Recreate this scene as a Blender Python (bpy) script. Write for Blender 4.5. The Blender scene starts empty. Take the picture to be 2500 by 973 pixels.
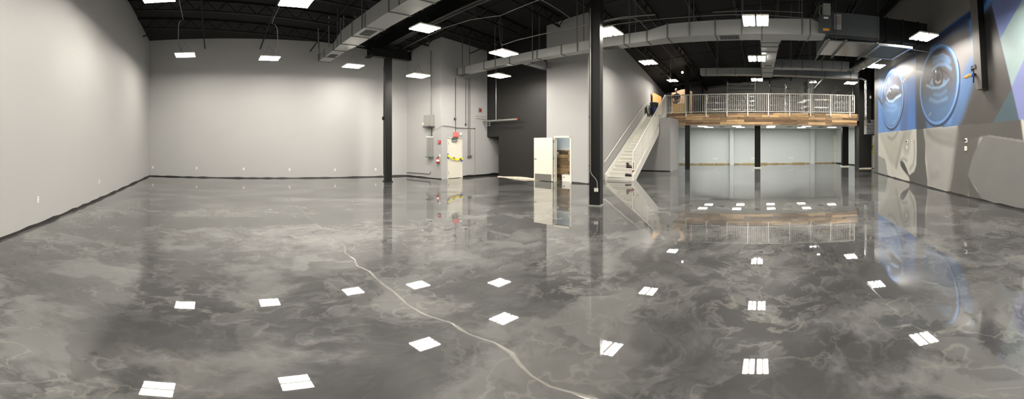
import bpy, math, random
import numpy as np
from mathutils import Vector, Matrix
random.seed(7)
sc = bpy.context.scene
COL = sc.collection
PI = math.pi
# ------------------------------------------------------------------ survey helpers
# The room was measured from the standing point (0,0,1.7): a bearing and an elevation give a point once a
# floor contact, a height or a wall is known.
F, CX, HY, EYE = 850.0, 1860.0, 350.0, 1.7
def az(x): return (x - CX) / F
def el(y): return (HY - y) / F
def fl(x, y):
    d = EYE / math.tan(-el(y)); return (d*math.sin(az(x)), d*math.cos(az(x)))
def up(x, y, z):
    d = (z-EYE) / math.tan(el(y)); return Vector((d*math.sin(az(x)), d*math.cos(az(x)), z))
def zat(y, d): return EYE + d*math.tan(el(y))
def onY(x, y, Y):
    X = Y*math.tan(az(x)); return Vector((X, Y, zat(y, math.hypot(X, Y))))
def onX(x, y, X):
    Y = X/math.tan(az(x)); return Vector((X, Y, zat(y, math.hypot(X, Y))))
def onL(x, y, p0, p1):
    sx, sy = math.sin(az(x)), math.cos(az(x))
    dx, dy = p1[0]-p0[0], p1[1]-p0[1]
    t = (p0[0]*dy - p0[1]*dx) / (sx*dy - sy*dx)
    return Vector((sx*t, sy*t, zat(y, t)))
def ceil_z(x, y): return 7.2 + 0.12*(x+17.8) - 0.065*(y+3.4)

# ------------------------------------------------------------------ materials
def lin(c):
    return tuple(((v/255)/12.92 if v/255 <= .04045 else ((v/255+.055)/1.055)**2.4) for v in c)
def mat(name, rgb, rough=.5, metal=0., noise=0., nscale=3., bump=0., bscale=60., spec=None, emit=0.):
    m = bpy.data.materials.new(name); m.use_nodes = True
    nt = m.node_tree; b = nt.nodes['Principled BSDF']
    c = lin(rgb)
    b.inputs['Base Color'].default_value = (*c, 1); b.inputs['Roughness'].default_value = rough
    b.inputs['Metallic'].default_value = metal
    if spec is not None: b.inputs['Specular IOR Level'].default_value = spec
    tc = nt.nodes.new('ShaderNodeTexCoord')
    n = nt.nodes.new('ShaderNodeTexNoise'); n.inputs['Scale'].default_value = nscale; n.inputs['Detail'].default_value = 5
    nt.links.new(tc.outputs['Object'], n.inputs['Vector'])
    mx = nt.nodes.new('ShaderNodeMix'); mx.data_type = 'RGBA'
    k = max(noise, .02)
    mx.inputs[6].default_value = (*[v*(1-k) for v in c], 1); mx.inputs[7].default_value = (*[min(1, v*(1+k)) for v in c], 1)
    nt.links.new(n.outputs['Fac'], mx.inputs[0]); nt.links.new(mx.outputs[2], b.inputs['Base Color'])
    if bump:
        n2 = nt.nodes.new('ShaderNodeTexNoise'); n2.inputs['Scale'].default_value = bscale
        nt.links.new(tc.outputs['Object'], n2.inputs['Vector'])
        bp = nt.nodes.new('ShaderNodeBump'); bp.inputs['Strength'].default_value = bump; bp.inputs['Distance'].default_value = .01
        nt.links.new(n2.outputs['Fac'], bp.inputs['Height']); nt.links.new(bp.outputs['Normal'], b.inputs['Normal'])
    if emit:
        b.inputs['Emission Color'].default_value = (*c, 1); b.inputs['Emission Strength'].default_value = emit
    return m
M = {}
M['wall'] = mat('grey_wall_paint', (164,164,163), .6, noise=.03, nscale=.6, bump=.08)
M['wall_cool'] = mat('pale_wall_paint', (190,195,196), .6, noise=.02, nscale=.6)
M['concrete'] = mat('grey_painted_concrete', (112,111,108), .7, noise=.12, nscale=1.2, bump=.2, bscale=12)
M['black'] = mat('black_wall_paint', (24,23,22), .55, noise=.1, nscale=1.)
M['blacksteel'] = mat('black_steel_paint', (12,12,12), .5, noise=.12, nscale=4., spec=.3)
M['roof'] = mat('black_roof_paint', (17,16,17), .85, noise=.2, nscale=3.)
M['skirt'] = mat('black_skirting', (20,20,20), .5, noise=.3, nscale=8.)
M['ragged'] = mat('ragged_adhesive', (150,132,98), .8, noise=.75, nscale=5.)
M['ragged2'] = mat('ragged_plaster', (200,192,176), .8, noise=.4, nscale=6.)
M['white'] = mat('white_paint', (232,230,222), .45, noise=.02)
M['whitep'] = mat('white_plastic', (232,230,220), .4)
M['cream'] = mat('cream_door_paint', (214,210,197), .45, noise=.02)
M['galv'] = mat('galvanised_sheet', (150,154,152), .42, .75, noise=.12, nscale=5.)
M['galvflat'] = mat('grey_painted_duct', (158,160,157), .5, .3, noise=.06, nscale=2.5)
M['galvdk'] = mat('duct_seam', (104,108,107), .5, .5, noise=.2, nscale=8.)
M['shiny'] = mat('bright_tin', (205,207,208), .25, .95, noise=.1, nscale=9.)
M['unit'] = mat('air_handler_grey', (76,82,84), .5, .3, noise=.1, nscale=5.)
M['steel'] = mat('brushed_steel', (150,150,150), .3, .9)
M['chrome'] = mat('chrome_wire', (200,200,198), .25, .85)
M['grill'] = mat('dark_grille', (52,52,50), .6)
M['greybox'] = mat('grey_enamel', (138,140,136), .45, .1, noise=.04)
M['pipe'] = mat('grey_conduit', (140,141,138), .4, .5)
M['dkpipe'] = mat('dark_conduit', (70,70,69), .5, .3)
M['red'] = mat('red_enamel', (165,30,28), .35)
M['dkred'] = mat('dark_red', (120,40,35), .45)
M['orange'] = mat('orange_sticker', (225,150,40), .5)
M['rust'] = mat('rusty_brown', (112,86,50), .7, .3, noise=.3)
M['copper'] = mat('copper', (170,105,75), .35, .8)
M['blue'] = mat('blue_tape', (40,80,175), .6)
M['yellow'] = mat('yellow_tape', (225,212,60), .5)
M['ink'] = mat('black_ink', (22,22,22), .6)
M['ply'] = mat('plywood', (186,146,92), .6, noise=.15, nscale=7.)
M['brownboard'] = mat('brown_board', (112,88,62), .6, noise=.2, nscale=5.)
M['crate'] = mat('yellow_pine', (222,188,112), .6, noise=.12, nscale=9.)
M['bin'] = mat('charcoal_plastic', (48,52,56), .5)
M['binlid'] = mat('pale_grey_plastic', (150,152,152), .5)
M['skin'] = mat('skin', (208,158,130), .5)
M['hair'] = mat('grey_hair', (210,196,178), .8)
M['shirt'] = mat('navy_polo', (30,32,42), .8)
M['trouser'] = mat('dark_trousers', (38,38,42), .85)
M['boot'] = mat('brown_grey_leather', (62,50,42), .6, noise=.3, nscale=20)
M['shoe'] = mat('black_leather', (22,23,26), .45)
M['slate'] = mat('dark_grey_laminate', (105,103,98), .5)
M['board'] = mat('stacked_grey_board', (122,120,116), .7, noise=.1)
M['joint'] = mat('pale_epoxy_joint', (116,115,111), .2, noise=.2, nscale=12.)
M['muralgrey'] = mat('dark_grey_mural_paint', (92,92,94), .55)
M['beamgrey'] = mat('grey_painted_timber', (98,95,92), .6, noise=.1)
M['wood'] = mat('bare_split_wood', (205,165,100), .6, noise=.3, nscale=20.)

def emis(name, rgb, s):
    m = bpy.data.materials.new(name); m.use_nodes = True; nt = m.node_tree
    nt.nodes.remove(nt.nodes['Principled BSDF'])
    e = nt.nodes.new('ShaderNodeEmission'); e.inputs['Color'].default_value = (*rgb, 1); e.inputs['Strength'].default_value = s
    nt.links.new(e.outputs[0], nt.nodes['Material Output'].inputs['Surface']); return m
M['lamp'] = emis('warm_white_led', (1, .935, .835), 156)
M['lampmezz'] = emis('warm_white_led_far', (1, .93, .83), 190)
M['troffer'] = emis('cool_white_panel', (1, .985, .9), 50)
M['bathlamp'] = emis('daylight_panel', (.85, .95, 1), 20)
M['exit'] = emis('exit_red', (1, .5, .42), 1.0)
M['exitface'] = mat('exit_sign_face', (226,96,88), .5)
M['spot'] = emis('spot_glow', (1, .93, .83), 40)

def mat_floor():
    m = bpy.data.materials.new('marbled_metallic_epoxy'); m.use_nodes = True; nt = m.node_tree; N = nt.nodes; L = nt.links
    b = N['Principled BSDF']
    tc = N.new('ShaderNodeTexCoord')
    def noise(vec, s, det=6, rough=.55, dist=0.):
        n = N.new('ShaderNodeTexNoise'); n.inputs['Scale'].default_value = s; n.inputs['Detail'].default_value = det
        n.inputs['Roughness'].default_value = rough; n.inputs['Distortion'].default_value = dist
        L.new(vec, n.inputs['Vector']); return n
    def warp(vec, s, amt):
        n = noise(vec, s, 3)
        a = N.new('ShaderNodeVectorMath'); a.operation = 'SUBTRACT'; a.inputs[1].default_value = (.5, .5, .5); L.new(n.outputs['Color'], a.inputs[0])
        k = N.new('ShaderNodeVectorMath'); k.operation = 'SCALE'; k.inputs['Scale'].default_value = amt; L.new(a.outputs[0], k.inputs[0])
        d = N.new('ShaderNodeVectorMath'); d.operation = 'ADD'; L.new(vec, d.inputs[0]); L.new(k.outputs[0], d.inputs[1]); return d.outputs[0]
    def ramp(src, *st):
        r = N.new('ShaderNodeValToRGB'); e = r.color_ramp; e.interpolation = 'EASE'
        while len(e.elements) < len(st): e.elements.new(.5)
        for el_, (p, c) in zip(e.elements, st): el_.position = p; el_.color = (*lin(c), 1) if isinstance(c, tuple) else (c, c, c, 1)
        L.new(src, r.inputs[0]); return r.outputs[0]
    def mixn(fac, c1, c2):
        m_ = N.new('ShaderNodeMix'); m_.data_type = 'RGBA'
        if isinstance(fac, float): m_.inputs[0].default_value = fac
        else: L.new(fac, m_.inputs[0])
        for i_, c_ in ((6, c1), (7, c2)):
            if isinstance(c_, tuple): m_.inputs[i_].default_value = (*lin(c_), 1)
            else: L.new(c_, m_.inputs[i_])
        return m_.outputs[2]
    def mul(a_, b_):
        m_ = N.new('ShaderNodeMath'); m_.operation = 'MULTIPLY'; L.new(a_, m_.inputs[0])
        if isinstance(b_, float): m_.inputs[1].default_value = b_
        else: L.new(b_, m_.inputs[1])
        return m_.outputs[0]
    mp = N.new('ShaderNodeMapping'); mp.inputs['Rotation'].default_value = (0, 0, .6); mp.inputs['Scale'].default_value = (1.1, .85, 1); mp.inputs['Location'].default_value = (3.7, 8.2, 0)
    L.new(tc.outputs['Object'], mp.inputs[0])
    v1 = warp(mp.outputs[0], .7, .9); v2 = warp(v1, 2.6, .22)
    clouds = noise(v1, .62, 9, .60)                       # broad smoky clouds
    base = ramp(clouds.outputs['Fac'], (.38, FD), (.48, FM), (.575, FL))
    patch = ramp(noise(v2, 1.5, 6, .5).outputs['Fac'], (.485, 0.), (.53, 1.))      # crisper torn edges
    pm = ramp(noise(v1, .9, 2).outputs['Fac'], (.36, .1), (.6, .85))
    c1 = mixn(mul(patch, pm), base, FX)
    patch2 = ramp(noise(v2, 3.0, 7, .6).outputs['Fac'], (.49, 0.), (.56, 1.))
    pm2 = ramp(noise(mp.outputs[0], .5, 2).outputs['Fac'], (.38, .08), (.6, .6))
    c2 = mixn(mul(patch2, pm2), c1, FL)
    n2 = noise(v2, 2.4, 5, .5)
    c3 = mixn(mul(ramp(n2.outputs['Fac'], (.47, 0.), (.5, 1.), (.53, 0.)), mul(pm2, .35)), c2, (150, 147, 139))
    # broad tonal drift
    n3 = noise(v1, .42, 5, .6)
    r3 = N.new('ShaderNodeMapRange'); r3.inputs[1].default_value = .35; r3.inputs[2].default_value = .65; r3.inputs[3].default_value = .66; r3.inputs[4].default_value = 1.36
    L.new(n3.outputs['Fac'], r3.inputs[0])
    sc_ = N.new('ShaderNodeVectorMath'); sc_.operation = 'SCALE'; L.new(c3, sc_.inputs[0]); L.new(r3.outputs[0], sc_.inputs['Scale'])
    L.new(sc_.outputs[0], b.inputs['Base Color'])
    b.inputs['Roughness'].default_value = .5; b.inputs['Metallic'].default_value = .15
    b.inputs['Coat Weight'].default_value = 1.; b.inputs['Coat Roughness'].default_value = .015; b.inputs['Coat IOR'].default_value = 1.95
    n4 = noise(tc.outputs['Object'], 2.0, 1, .4)
    bp = N.new('ShaderNodeBump'); bp.inputs['Strength'].default_value = .1; bp.inputs['Distance'].default_value = .0035
    L.new(n4.outputs['Fac'], bp.inputs['Height']); L.new(bp.outputs[0], b.inputs['Coat Normal'])
    return m
FD, FM, FL, FX = (14, 15, 17), (38, 39, 40), (88, 88, 87), (17, 18, 20)
M['floor'] = mat_floor()

def mat_planks(name, w, h, cols, rot=(PI/2, 0, 0)):
    m = bpy.data.materials.new(name); m.use_nodes = True; nt = m.node_tree; N = nt.nodes; L = nt.links; b = N['Principled BSDF']
    tc = N.new('ShaderNodeTexCoord'); mp = N.new('ShaderNodeMapping'); mp.inputs['Rotation'].default_value = rot
    L.new(tc.outputs['Object'], mp.inputs[0])
    def brick(c1, c2, off, bias):
        t = N.new('ShaderNodeTexBrick'); t.inputs['Color1'].default_value = (*lin(c1), 1); t.inputs['Color2'].default_value = (*lin(c2), 1)
        t.inputs['Mortar'].default_value = (*lin((60, 45, 32)), 1); t.inputs['Scale'].default_value = 1
        t.inputs['Mortar Size'].default_value = .004; t.inputs['Brick Width'].default_value = w; t.inputs['Row Height'].default_value = h
        t.inputs['Bias'].default_value = bias; t.offset = off; t.offset_frequency = 2; t.squash = 1; L.new(mp.outputs[0], t.inputs[0]); return t
    t = brick(cols[0], cols[1], .37, 0)
    g = N.new('ShaderNodeMapping'); g.inputs['Scale'].default_value = (1.3, 14, 14); g.inputs['Rotation'].default_value = rot
    L.new(tc.outputs['Object'], g.inputs[0])
    n = N.new('ShaderNodeTexNoise'); n.inputs['Scale'].default_value = 1.2; n.inputs['Detail'].default_value = 6; L.new(g.outputs[0], n.inputs[0])
    mr = N.new('ShaderNodeMapRange'); mr.inputs[1].default_value = .35; mr.inputs[2].default_value = .65; mr.inputs[3].default_value = .72; mr.inputs[4].default_value = 1.25
    L.new(n.outputs[0], mr.inputs[0])
    s = N.new('ShaderNodeVectorMath'); s.operation = 'SCALE'; L.new(t.outputs[0], s.inputs[0]); L.new(mr.outputs[0], s.inputs['Scale'])
    L.new(s.outputs[0], b.inputs['Base Color']); b.inputs['Roughness'].default_value = .5
    return m
M['planks'] = mat_planks('reclaimed_wood_planks', 1.15, .155, ((104, 80, 58), (216, 180, 132)))
M['tile'] = mat_planks('wood_look_wall_tile', .46, .15, ((66, 54, 42), (160, 134, 98)))

# ------------------------------------------------------------------ mesh builder
class MB:
    def __init__(s): s.v = []; s.f = []
    def add(s, vs, fs):
        o = len(s.v); s.v += [tuple(v) for v in vs]; s.f += [tuple(i+o for i in f) for f in fs]; return s
    def box(s, x0, x1, y0, y1, z0, z1):
        x0, x1 = sorted((x0, x1)); y0, y1 = sorted((y0, y1)); z0, z1 = sorted((z0, z1))
        return s.add([(x0,y0,z0),(x1,y0,z0),(x1,y1,z0),(x0,y1,z0),(x0,y0,z1),(x1,y0,z1),(x1,y1,z1),(x0,y1,z1)],
                     [(0,3,2,1),(4,5,6,7),(0,1,5,4),(1,2,6,5),(2,3,7,6),(3,0,4,7)])
    def bar(s, p0, p1, w, h, upv=(0,0,1)):
        p0 = Vector(p0); p1 = Vector(p1); d = (p1-p0).normalized(); u = Vector(upv)
        r = d.cross(u)
        if r.length < 1e-4: r = d.cross(Vector((0,1,0)))
        r.normalize(); t = r.cross(d).normalized(); vs = []
        for p in (p0, p1):
            for a, b in ((-1,-1),(1,-1),(1,1),(-1,1)): vs.append(p + r*a*w/2 + t*b*h/2)
        return s.add(vs, [(0,3,2,1),(4,5,6,7),(0,1,5,4),(1,2,6,5),(2,3,7,6),(3,0,4,7)])
    def prism(s, poly, z0, z1):
        n = len(poly); vs = [(x,y,z0) for x,y in poly] + [(x,y,z1) for x,y in poly]
        return s.add(vs, [tuple(range(n-1,-1,-1)), tuple(range(n,2*n))] + [(i,(i+1)%n,n+(i+1)%n,n+i) for i in range(n)])
    def extr(s, pts, vec):
        n = len(pts); v = Vector(vec); vs = [Vector(p) for p in pts] + [Vector(p)+v for p in pts]
        return s.add(vs, [tuple(range(n-1,-1,-1)), tuple(range(n,2*n))] + [(i,(i+1)%n,n+(i+1)%n,n+i) for i in range(n)])
    def tube(s, pts, r, n=8, cap=True):
        pts = [Vector(p) for p in pts]; k = len(pts); rs = r if isinstance(r, (list, tuple)) else [r]*k
        ref = None; rings = []
        for i, p in enumerate(pts):
            d = (pts[min(i+1,k-1)] - pts[max(i-1,0)])
            if d.length < 1e-6: d = Vector((0,0,1))
            d.normalize()
            if ref is None:
                ref = d.orthogonal().normalized()
            ref = (ref - d*ref.dot(d)).normalized(); b = d.cross(ref)
            rings.append([p + (ref*math.cos(2*PI*j/n) + b*math.sin(2*PI*j/n))*rs[i] for j in range(n)])
        vs = [v for ring in rings for v in ring]; fs = []
        for i in range(k-1):
            for j in range(n): fs.append((i*n+j, i*n+(j+1)%n, (i+1)*n+(j+1)%n, (i+1)*n+j))
        if cap: fs += [tuple(range(n-1,-1,-1)), tuple(range((k-1)*n, k*n))]
        return s.add(vs, fs)
    def lathe(s, c, prof, n=16, axis='z'):
        vs = []; k = len(prof)
        for r, z in prof:
            for j in range(n):
                a = 2*PI*j/n; q = (r*math.cos(a), r*math.sin(a), z)
                if axis == 'y': q = (q[0], q[2], q[1])
                if axis == 'x': q = (q[2], q[0], q[1])
                vs.append((c[0]+q[0], c[1]+q[1], c[2]+q[2]))
        fs = [(i*n+j, i*n+(j+1)%n, (i+1)*n+(j+1)%n, (i+1)*n+j) for i in range(k-1) for j in range(n)]
        fs += [tuple(range(n-1,-1,-1)), tuple(range((k-1)*n, k*n))]
        return s.add(vs, fs)
    def ball(s, c, rx, ry, rz, n=12, m=8):
        prof = [(math.sin(PI*i/m), -math.cos(PI*i/m)) for i in range(m+1)]
        prof[0] = (.02, -1); prof[-1] = (.02, 1)
        t = MB().lathe((0,0,0), prof, n)
        return s.add([(c[0]+v[0]*rx, c[1]+v[1]*ry, c[2]+v[2]*rz) for v in t.v], t.f)
    def xf(s, mtx):
        s.v = [tuple(mtx @ Vector(v)) for v in s.v]; return s
    def build(s, name, m, parent=None, smooth=False, bevel=0):
        me = bpy.data.meshes.new(name)
        off = parent_off(parent)
        me.from_pydata([(v[0]-off[0], v[1]-off[1], v[2]-off[2]) for v in s.v], [], s.f); me.update()
        me.materials.append(m)
        o = bpy.data.objects.new(name, me); COL.objects.link(o)
        if parent: o.parent = parent
        if smooth:
            me.shade_smooth()
            try: me.set_sharp_from_angle(angle=math.radians(40))
            except Exception: pass
        if bevel:
            bm = o.modifiers.new('bevel', 'BEVEL'); bm.width = bevel; bm.segments = 2; bm.limit_method = 'ANGLE'
        return o
def parent_off(p):
    off = Vector((0,0,0))
    while p is not None: off += p.location; p = p.parent
    return off
def tag(o, label=None, cat=None, group=None, kind=None):
    if label: o['label'] = label
    if cat: o['category'] = cat
    if group: o['group'] = group
    if kind: o['kind'] = kind
    return o
def thing(name, loc, label, cat, group=None, kind=None):
    o = bpy.data.objects.new(name, None); COL.objects.link(o); o.location = loc; o.empty_display_size = .2
    return tag(o, label, cat, group, kind)
def dup(o, loc=None, rz=0, parent=None, **kw):
    c = o.copy(); COL.objects.link(c)
    if parent is not None: c.parent = parent
    if loc is not None: c.location = loc; c.rotation_euler = (0, 0, rz)
    for ch in list(o.children): dup(ch, parent=c)
    tag(c, **kw); return c

# ------------------------------------------------------------------ key plan points
C1 = fl(365, 429.5)                                # corner of left wall and back wall
LW0 = (7.5, -3.55)
C2 = fl(993, 429.0)                                # back wall / electrical wall
C3 = fl(1078, 437.5)                               # convex corner by the exit door
BLK_Y = 13.0
C4x = C3[0]
GATE = (C3[0], 15.6)
BX0 = -12.25                                       # left edge of black wall below the bulkhead
BFY = 12.75                                        # restroom block face
BLX0, BLX1 = -8.97, -6.96
SW0 = (BLX1, BFY); SW1 = (-8.5, 29.6)              # stair wall
MY = 22.6                                          # mezzanine front
DECK = 3.67; UND = 2.93
RW1 = (6.45, 19.25); RW0 = (5.58, -3.55)           # right wall
BKL = (-8.4, 27.3); BKR = (6.25, 29.7)             # wall below mezzanine

def wall(name, p0, p1, m, thick=.2, z0=0., z1=None, holes=(), label='', side=1, sub=None, kind='structure', cat='wall'):
    p0 = Vector((p0[0], p0[1], 0)); p1 = Vector((p1[0], p1[1], 0)); d = p1-p0; ln = d.length; d.normalize()
    n = Vector((d.y, -d.x, 0))*side*thick
    cuts = sorted({0., ln} | {h[0] for h in holes} | {h[1] for h in holes}); b = MB()
    for a, c in zip(cuts, cuts[1:]):
        zs = [(z0, z1)]
        for h in holes:
            if h[0] <= a+1e-6 and c <= h[1]+1e-6:
                zs = ([(z0, h[2])] if h[2] > z0 else []) + [(h[3], z1)]
        for za, zb in zs:
            q0 = p0+d*a; q1 = p0+d*c
            def top(q): return ceil_z(q.x, q.y)+.05 if zb is None else zb
            vs = [(q0.x,q0.y,za),(q1.x,q1.y,za),(q1.x+n.x,q1.y+n.y,za),(q0.x+n.x,q0.y+n.y,za),
                  (q0.x,q0.y,top(q0)),(q1.x,q1.y,top(q1)),(q1.x+n.x,q1.y+n.y,top(q1)),(q0.x+n.x,q0.y+n.y,top(q0))]
            b.add(vs, [(0,3,2,1),(4,5,6,7),(0,1,5,4),(1,2,6,5),(2,3,7,6),(3,0,4,7)])
    o = b.build(name, m); return tag(o, label, cat, kind=kind)
def skirt(name, p0, p1, m, label, h=.055, off=.012, rag=0.):
    p0 = Vector((p0[0], p0[1], 0)); p1 = Vector((p1[0], p1[1], 0)); d = p1-p0; ln = d.length; d.normalize(); n = Vector((-d.y, d.x, 0))
    if n.dot(-p0) < 0: n = -n
    k = max(2, int(ln/.35)); b = MB(); prev = None
    vs = []; fs = []
    for i in range(k+1):
        q = p0 + d*ln*i/k; hh = h*(1+rag*random.uniform(-.6, .8)); t = off*(1+rag*random.uniform(-.3, 1.2))
        vs += [(q.x,q.y,0), (q.x+n.x*t*1.6,q.y+n.y*t*1.6,0), (q.x+n.x*t,q.y+n.y*t,hh), (q.x,q.y,hh)]
    for i in range(k):
        a = i*4
        for j in range(4): fs.append((a+j, a+(j+1)%4, a+4+(j+1)%4, a+4+j))
    fs += [(0,1,2,3), (k*4+3,k*4+2,k*4+1,k*4)]
    b.add(vs, fs); o = b.build(name, m); return tag(o, label, 'baseboard', kind='structure')

# ------------------------------------------------------------------ floor
fb = MB().prism([(-19, -4.2), (10, -4.2), (10, 31), (-19, 31)], -.15, 0)
tag(fb.build('floor', M['floor']), 'glossy grey marbled epoxy floor across the whole hall', 'floor', kind='structure')
def ridge(name, px, w, label):
    pts = [Vector((*fl(x, y), 0)) for x, y in px]; out = []
    for a, c in zip(pts, pts[1:]):
        k = max(1, int((c-a).length/.12))
        for i in range(k): out.append(a.lerp(c, i/k))
    out.append(pts[-1]); vs = []; fs = []
    for i, p in enumerate(out):
        d = (out[min(i+1, len(out)-1)] - out[max(i-1, 0)]).normalized(); n = Vector((-d.y, d.x, 0))
        fz = min(1, i/25+.15); q = p + n*.03*math.sin(i*.9+math.sin(i*.37)*2) + n*random.uniform(-.01, .01); ww = w*random.uniform(.5, 1.35)*fz
        vs += [q-n*ww, q-n*ww*.4+Vector((0,0,.004)), q+n*ww*.4+Vector((0,0,.004)), q+n*ww]
        if i:
            a = (i-1)*4
            for j in range(3): fs.append((a+j, a+4+j, a+5+j, a+j+1))
    o = MB().add(vs, fs).build(name, M['joint']); return tag(o, label, 'floor joint', kind='structure')
ridge('trim_1', [(700,478),(722,500),(760,535),(800,569),(830,592),(848,618),(878,648),(905,670),(930,692),(965,712),(1000,741),(1050,768),(1100,790),(1150,812),(1200,838),(1245,862),(1275,885),(1310,912),(1350,938),(1400,955),(1440,965),(1500,985)], .017, 'long pale wavy joint line crossing the floor to the bottom edge')
ridge('trim_2', [(2310,985),(2380,960),(2440,950),(2500,938),(2580,930)], .017, 'short pale joint line in the near corner of the floor below the mural')

# ------------------------------------------------------------------ ceiling
cv = [(x, y, ceil_z(x, y)) for x, y in ((-19, -4.2), (10, -4.2), (10, 31), (-19, 31))]
b = MB().extr(cv, (0, 0, .12)); tag(b.build('ceiling', M['roof']), 'black painted sloping roof deck', 'ceiling', kind='structure')

# ------------------------------------------------------------------ walls
wall('wall_left', C1, LW0, M['wall'], label='tall bare grey wall nearest the camera, lit in soft pools', side=1)
wall('wall_back', C1, C2, M['wall'], label='long bare grey wall with low outlets behind the first black column', side=-1)
ewl = wall('wall_electrical', C2, C3, M['wall'], label='narrow grey wall carrying the electrical panels', side=-1)
d0 = onL(1092.5, 436, C3, GATE).y - C3[1]; d1 = onL(1128.5, 436, C3, GATE).y - C3[1]
ztop_exit = 2.0
wall('wall_exit', C3, GATE, M['wall'], label='grey wall holding the taped exit door', side=-1, holes=[(d0, d1, 0, ztop_exit)])
NZ = 2.05
wall('wall_black', (BX0, BLK_Y), (BLX0+.02, BLK_Y), M['black'], label='tall matte black wall between the two grey walls', side=-1)
wall('wall_black_bulkhead', (C3[0], BLK_Y), (BX0, BLK_Y), M['black'], thick=.2, z0=NZ, label='black bulkhead over the narrow passage beside the exit wall', side=-1)
wall('wall_passage', (BX0, BLK_Y+.2), (BX0, GATE[1]), M['black'], thick=.15, z1=NZ+.3, label='black side wall of the narrow passage', side=1)
wall('wall_passage_end', (C3[0], GATE[1]), (BX0, GATE[1]), M['black'], thick=.15, z1=NZ+.3, label='dark end wall of the narrow passage', side=-1)
dr0 = BFY*math.tan(az(1352.5)); dr1 = BFY*math.tan(az(1393.5)); zdr = zat(334, math.hypot(BFY, dr0))
wall('wall_restroom', (BLX0, BFY), (BLX1, BFY), M['wall'], thick=.16, holes=[(dr0-BLX0, dr1-BLX0, 0, zdr)], label='tall grey wall with the open restroom doorway', side=-1)
wall('wall_restroom_side', (BLX0, BLK_Y), (BLX0, BFY), M['wall'], thick=.1, label='narrow return of the grey restroom wall', side=1)
swd = Vector((SW1[0]-SW0[0], SW1[1]-SW0[1])).normalized()
wall('wall_stair', (SW0[0]+swd.x*.16, SW0[1]+.16), SW1, M['wall'], thick=.15, label='long grey wall rising beside the white stairs', side=-1)
# room below the mezzanine
wall('wall_lounge', BKL, BKR, M['wall_cool'], z1=DECK-.3, label='pale grey wall at the back of the room below the mezzanine', side=-1)
wall('wall_lounge_side', BKR, (7.2, 26.3), M['wall_cool'], z1=DECK-.3, label='pale side wall with a cream door below the mezzanine', side=-1)
wall('wall_lounge_return', (7.2, 26.3), (6.7, 24.4), M['wall_cool'], z1=DECK-.3, label='short pale wall between the far post and the black pier', side=-1)
wall('wall_mezzanine', (-9.2, 29.8), (9.0, 29.8), M['wall'], z0=DECK-.35, label='grey wall at the back of the upper level', side=-1)
b = MB().prism([(6.45, 22.5), (7.32, 22.5), (7.32, 24.45), (6.68, 24.45)], 0, ceil_z(7, 23))
tag(b.build('wall_black_pier', M['black']), 'broad black pier closing the mezzanine on the mural side', 'wall', kind='structure')
wall('wall_alcove', (7.32, 22.7), (9.6, 22.7), M['black'], thick=.15, label='black wall at the back of the alcove past the mural', side=-1)
wall('wall_alcove_side', (9.6, 22.7), (9.6, 19.25), M['black'], thick=.15, label='black end wall of the alcove past the mural', side=-1)
b = MB().prism([(6.47, 19.22), (6.55, 19.05), (9.7, 19.05), (9.7, 19.25), (6.47, 19.25)], 0, ceil_z(7, 19)+.04)
tag(b.build('wall_alcove_return', M['black']), 'dark return wall at the end of the mural', 'wall', kind='structure')
wall('wall_mezzanine_side', (8.4, 24.45), (8.4, 29.8), M['black'], z0=DECK-.3, thick=.15, label='dark side wall of the upper level', side=1)

# skirtings
skirt('baseboard_left', C1, LW0, M['skirt'], 'rough black strip along the foot of the nearest grey wall', .05, .012, .5)
skirt('baseboard_back', C1, C2, M['skirt'], 'rough black strip along the foot of the long bare wall', .05, .012, .6)
skirt('baseboard_electrical', C2, C3, M['skirt'], 'thin black strip under the electrical panels', .05, .012, .6)
skirt('baseboard_exit', (C3[0], C3[1]+d1+.04), GATE, M['skirt'], 'thick black strip beside the taped exit door', .10, .015, .3)
skirt('baseboard_black', (BX0, BLK_Y), (BLX0, BLK_Y), M['ragged2'], 'ragged pale plaster strip under the black wall', .06, .05, .9)
skirt('baseboard_restroom', (dr1+.06, BFY), (BLX1, BFY), M['skirt'], 'thin black strip right of the restroom doorway', .045, .012, .5)
skirt('baseboard_stair', SW0, (-7.1, 14.4), M['skirt'], 'short black strip between column and stairs', .05, .012, .5)
skirt('baseboard_lounge', BKL, BKR, M['ragged'], 'ragged brown glue strip along the wall below the mezzanine', .09, .03, .5)
skirt('baseboard_lounge_side', BKR, (7.2, 26.3), M['skirt'], 'dark strip below the cream door under the mezzanine', .07, .02, .4)
skirt('baseboard_right', RW1, RW0, M['skirt'], 'rough black strip along the foot of the mural', .045, .012, .6)
skirt('baseboard_pier', (6.45, 22.5), (7.32, 22.5), M['ragged2'], 'pale strip around the foot of the black pier', .05, .03, .4)

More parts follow.
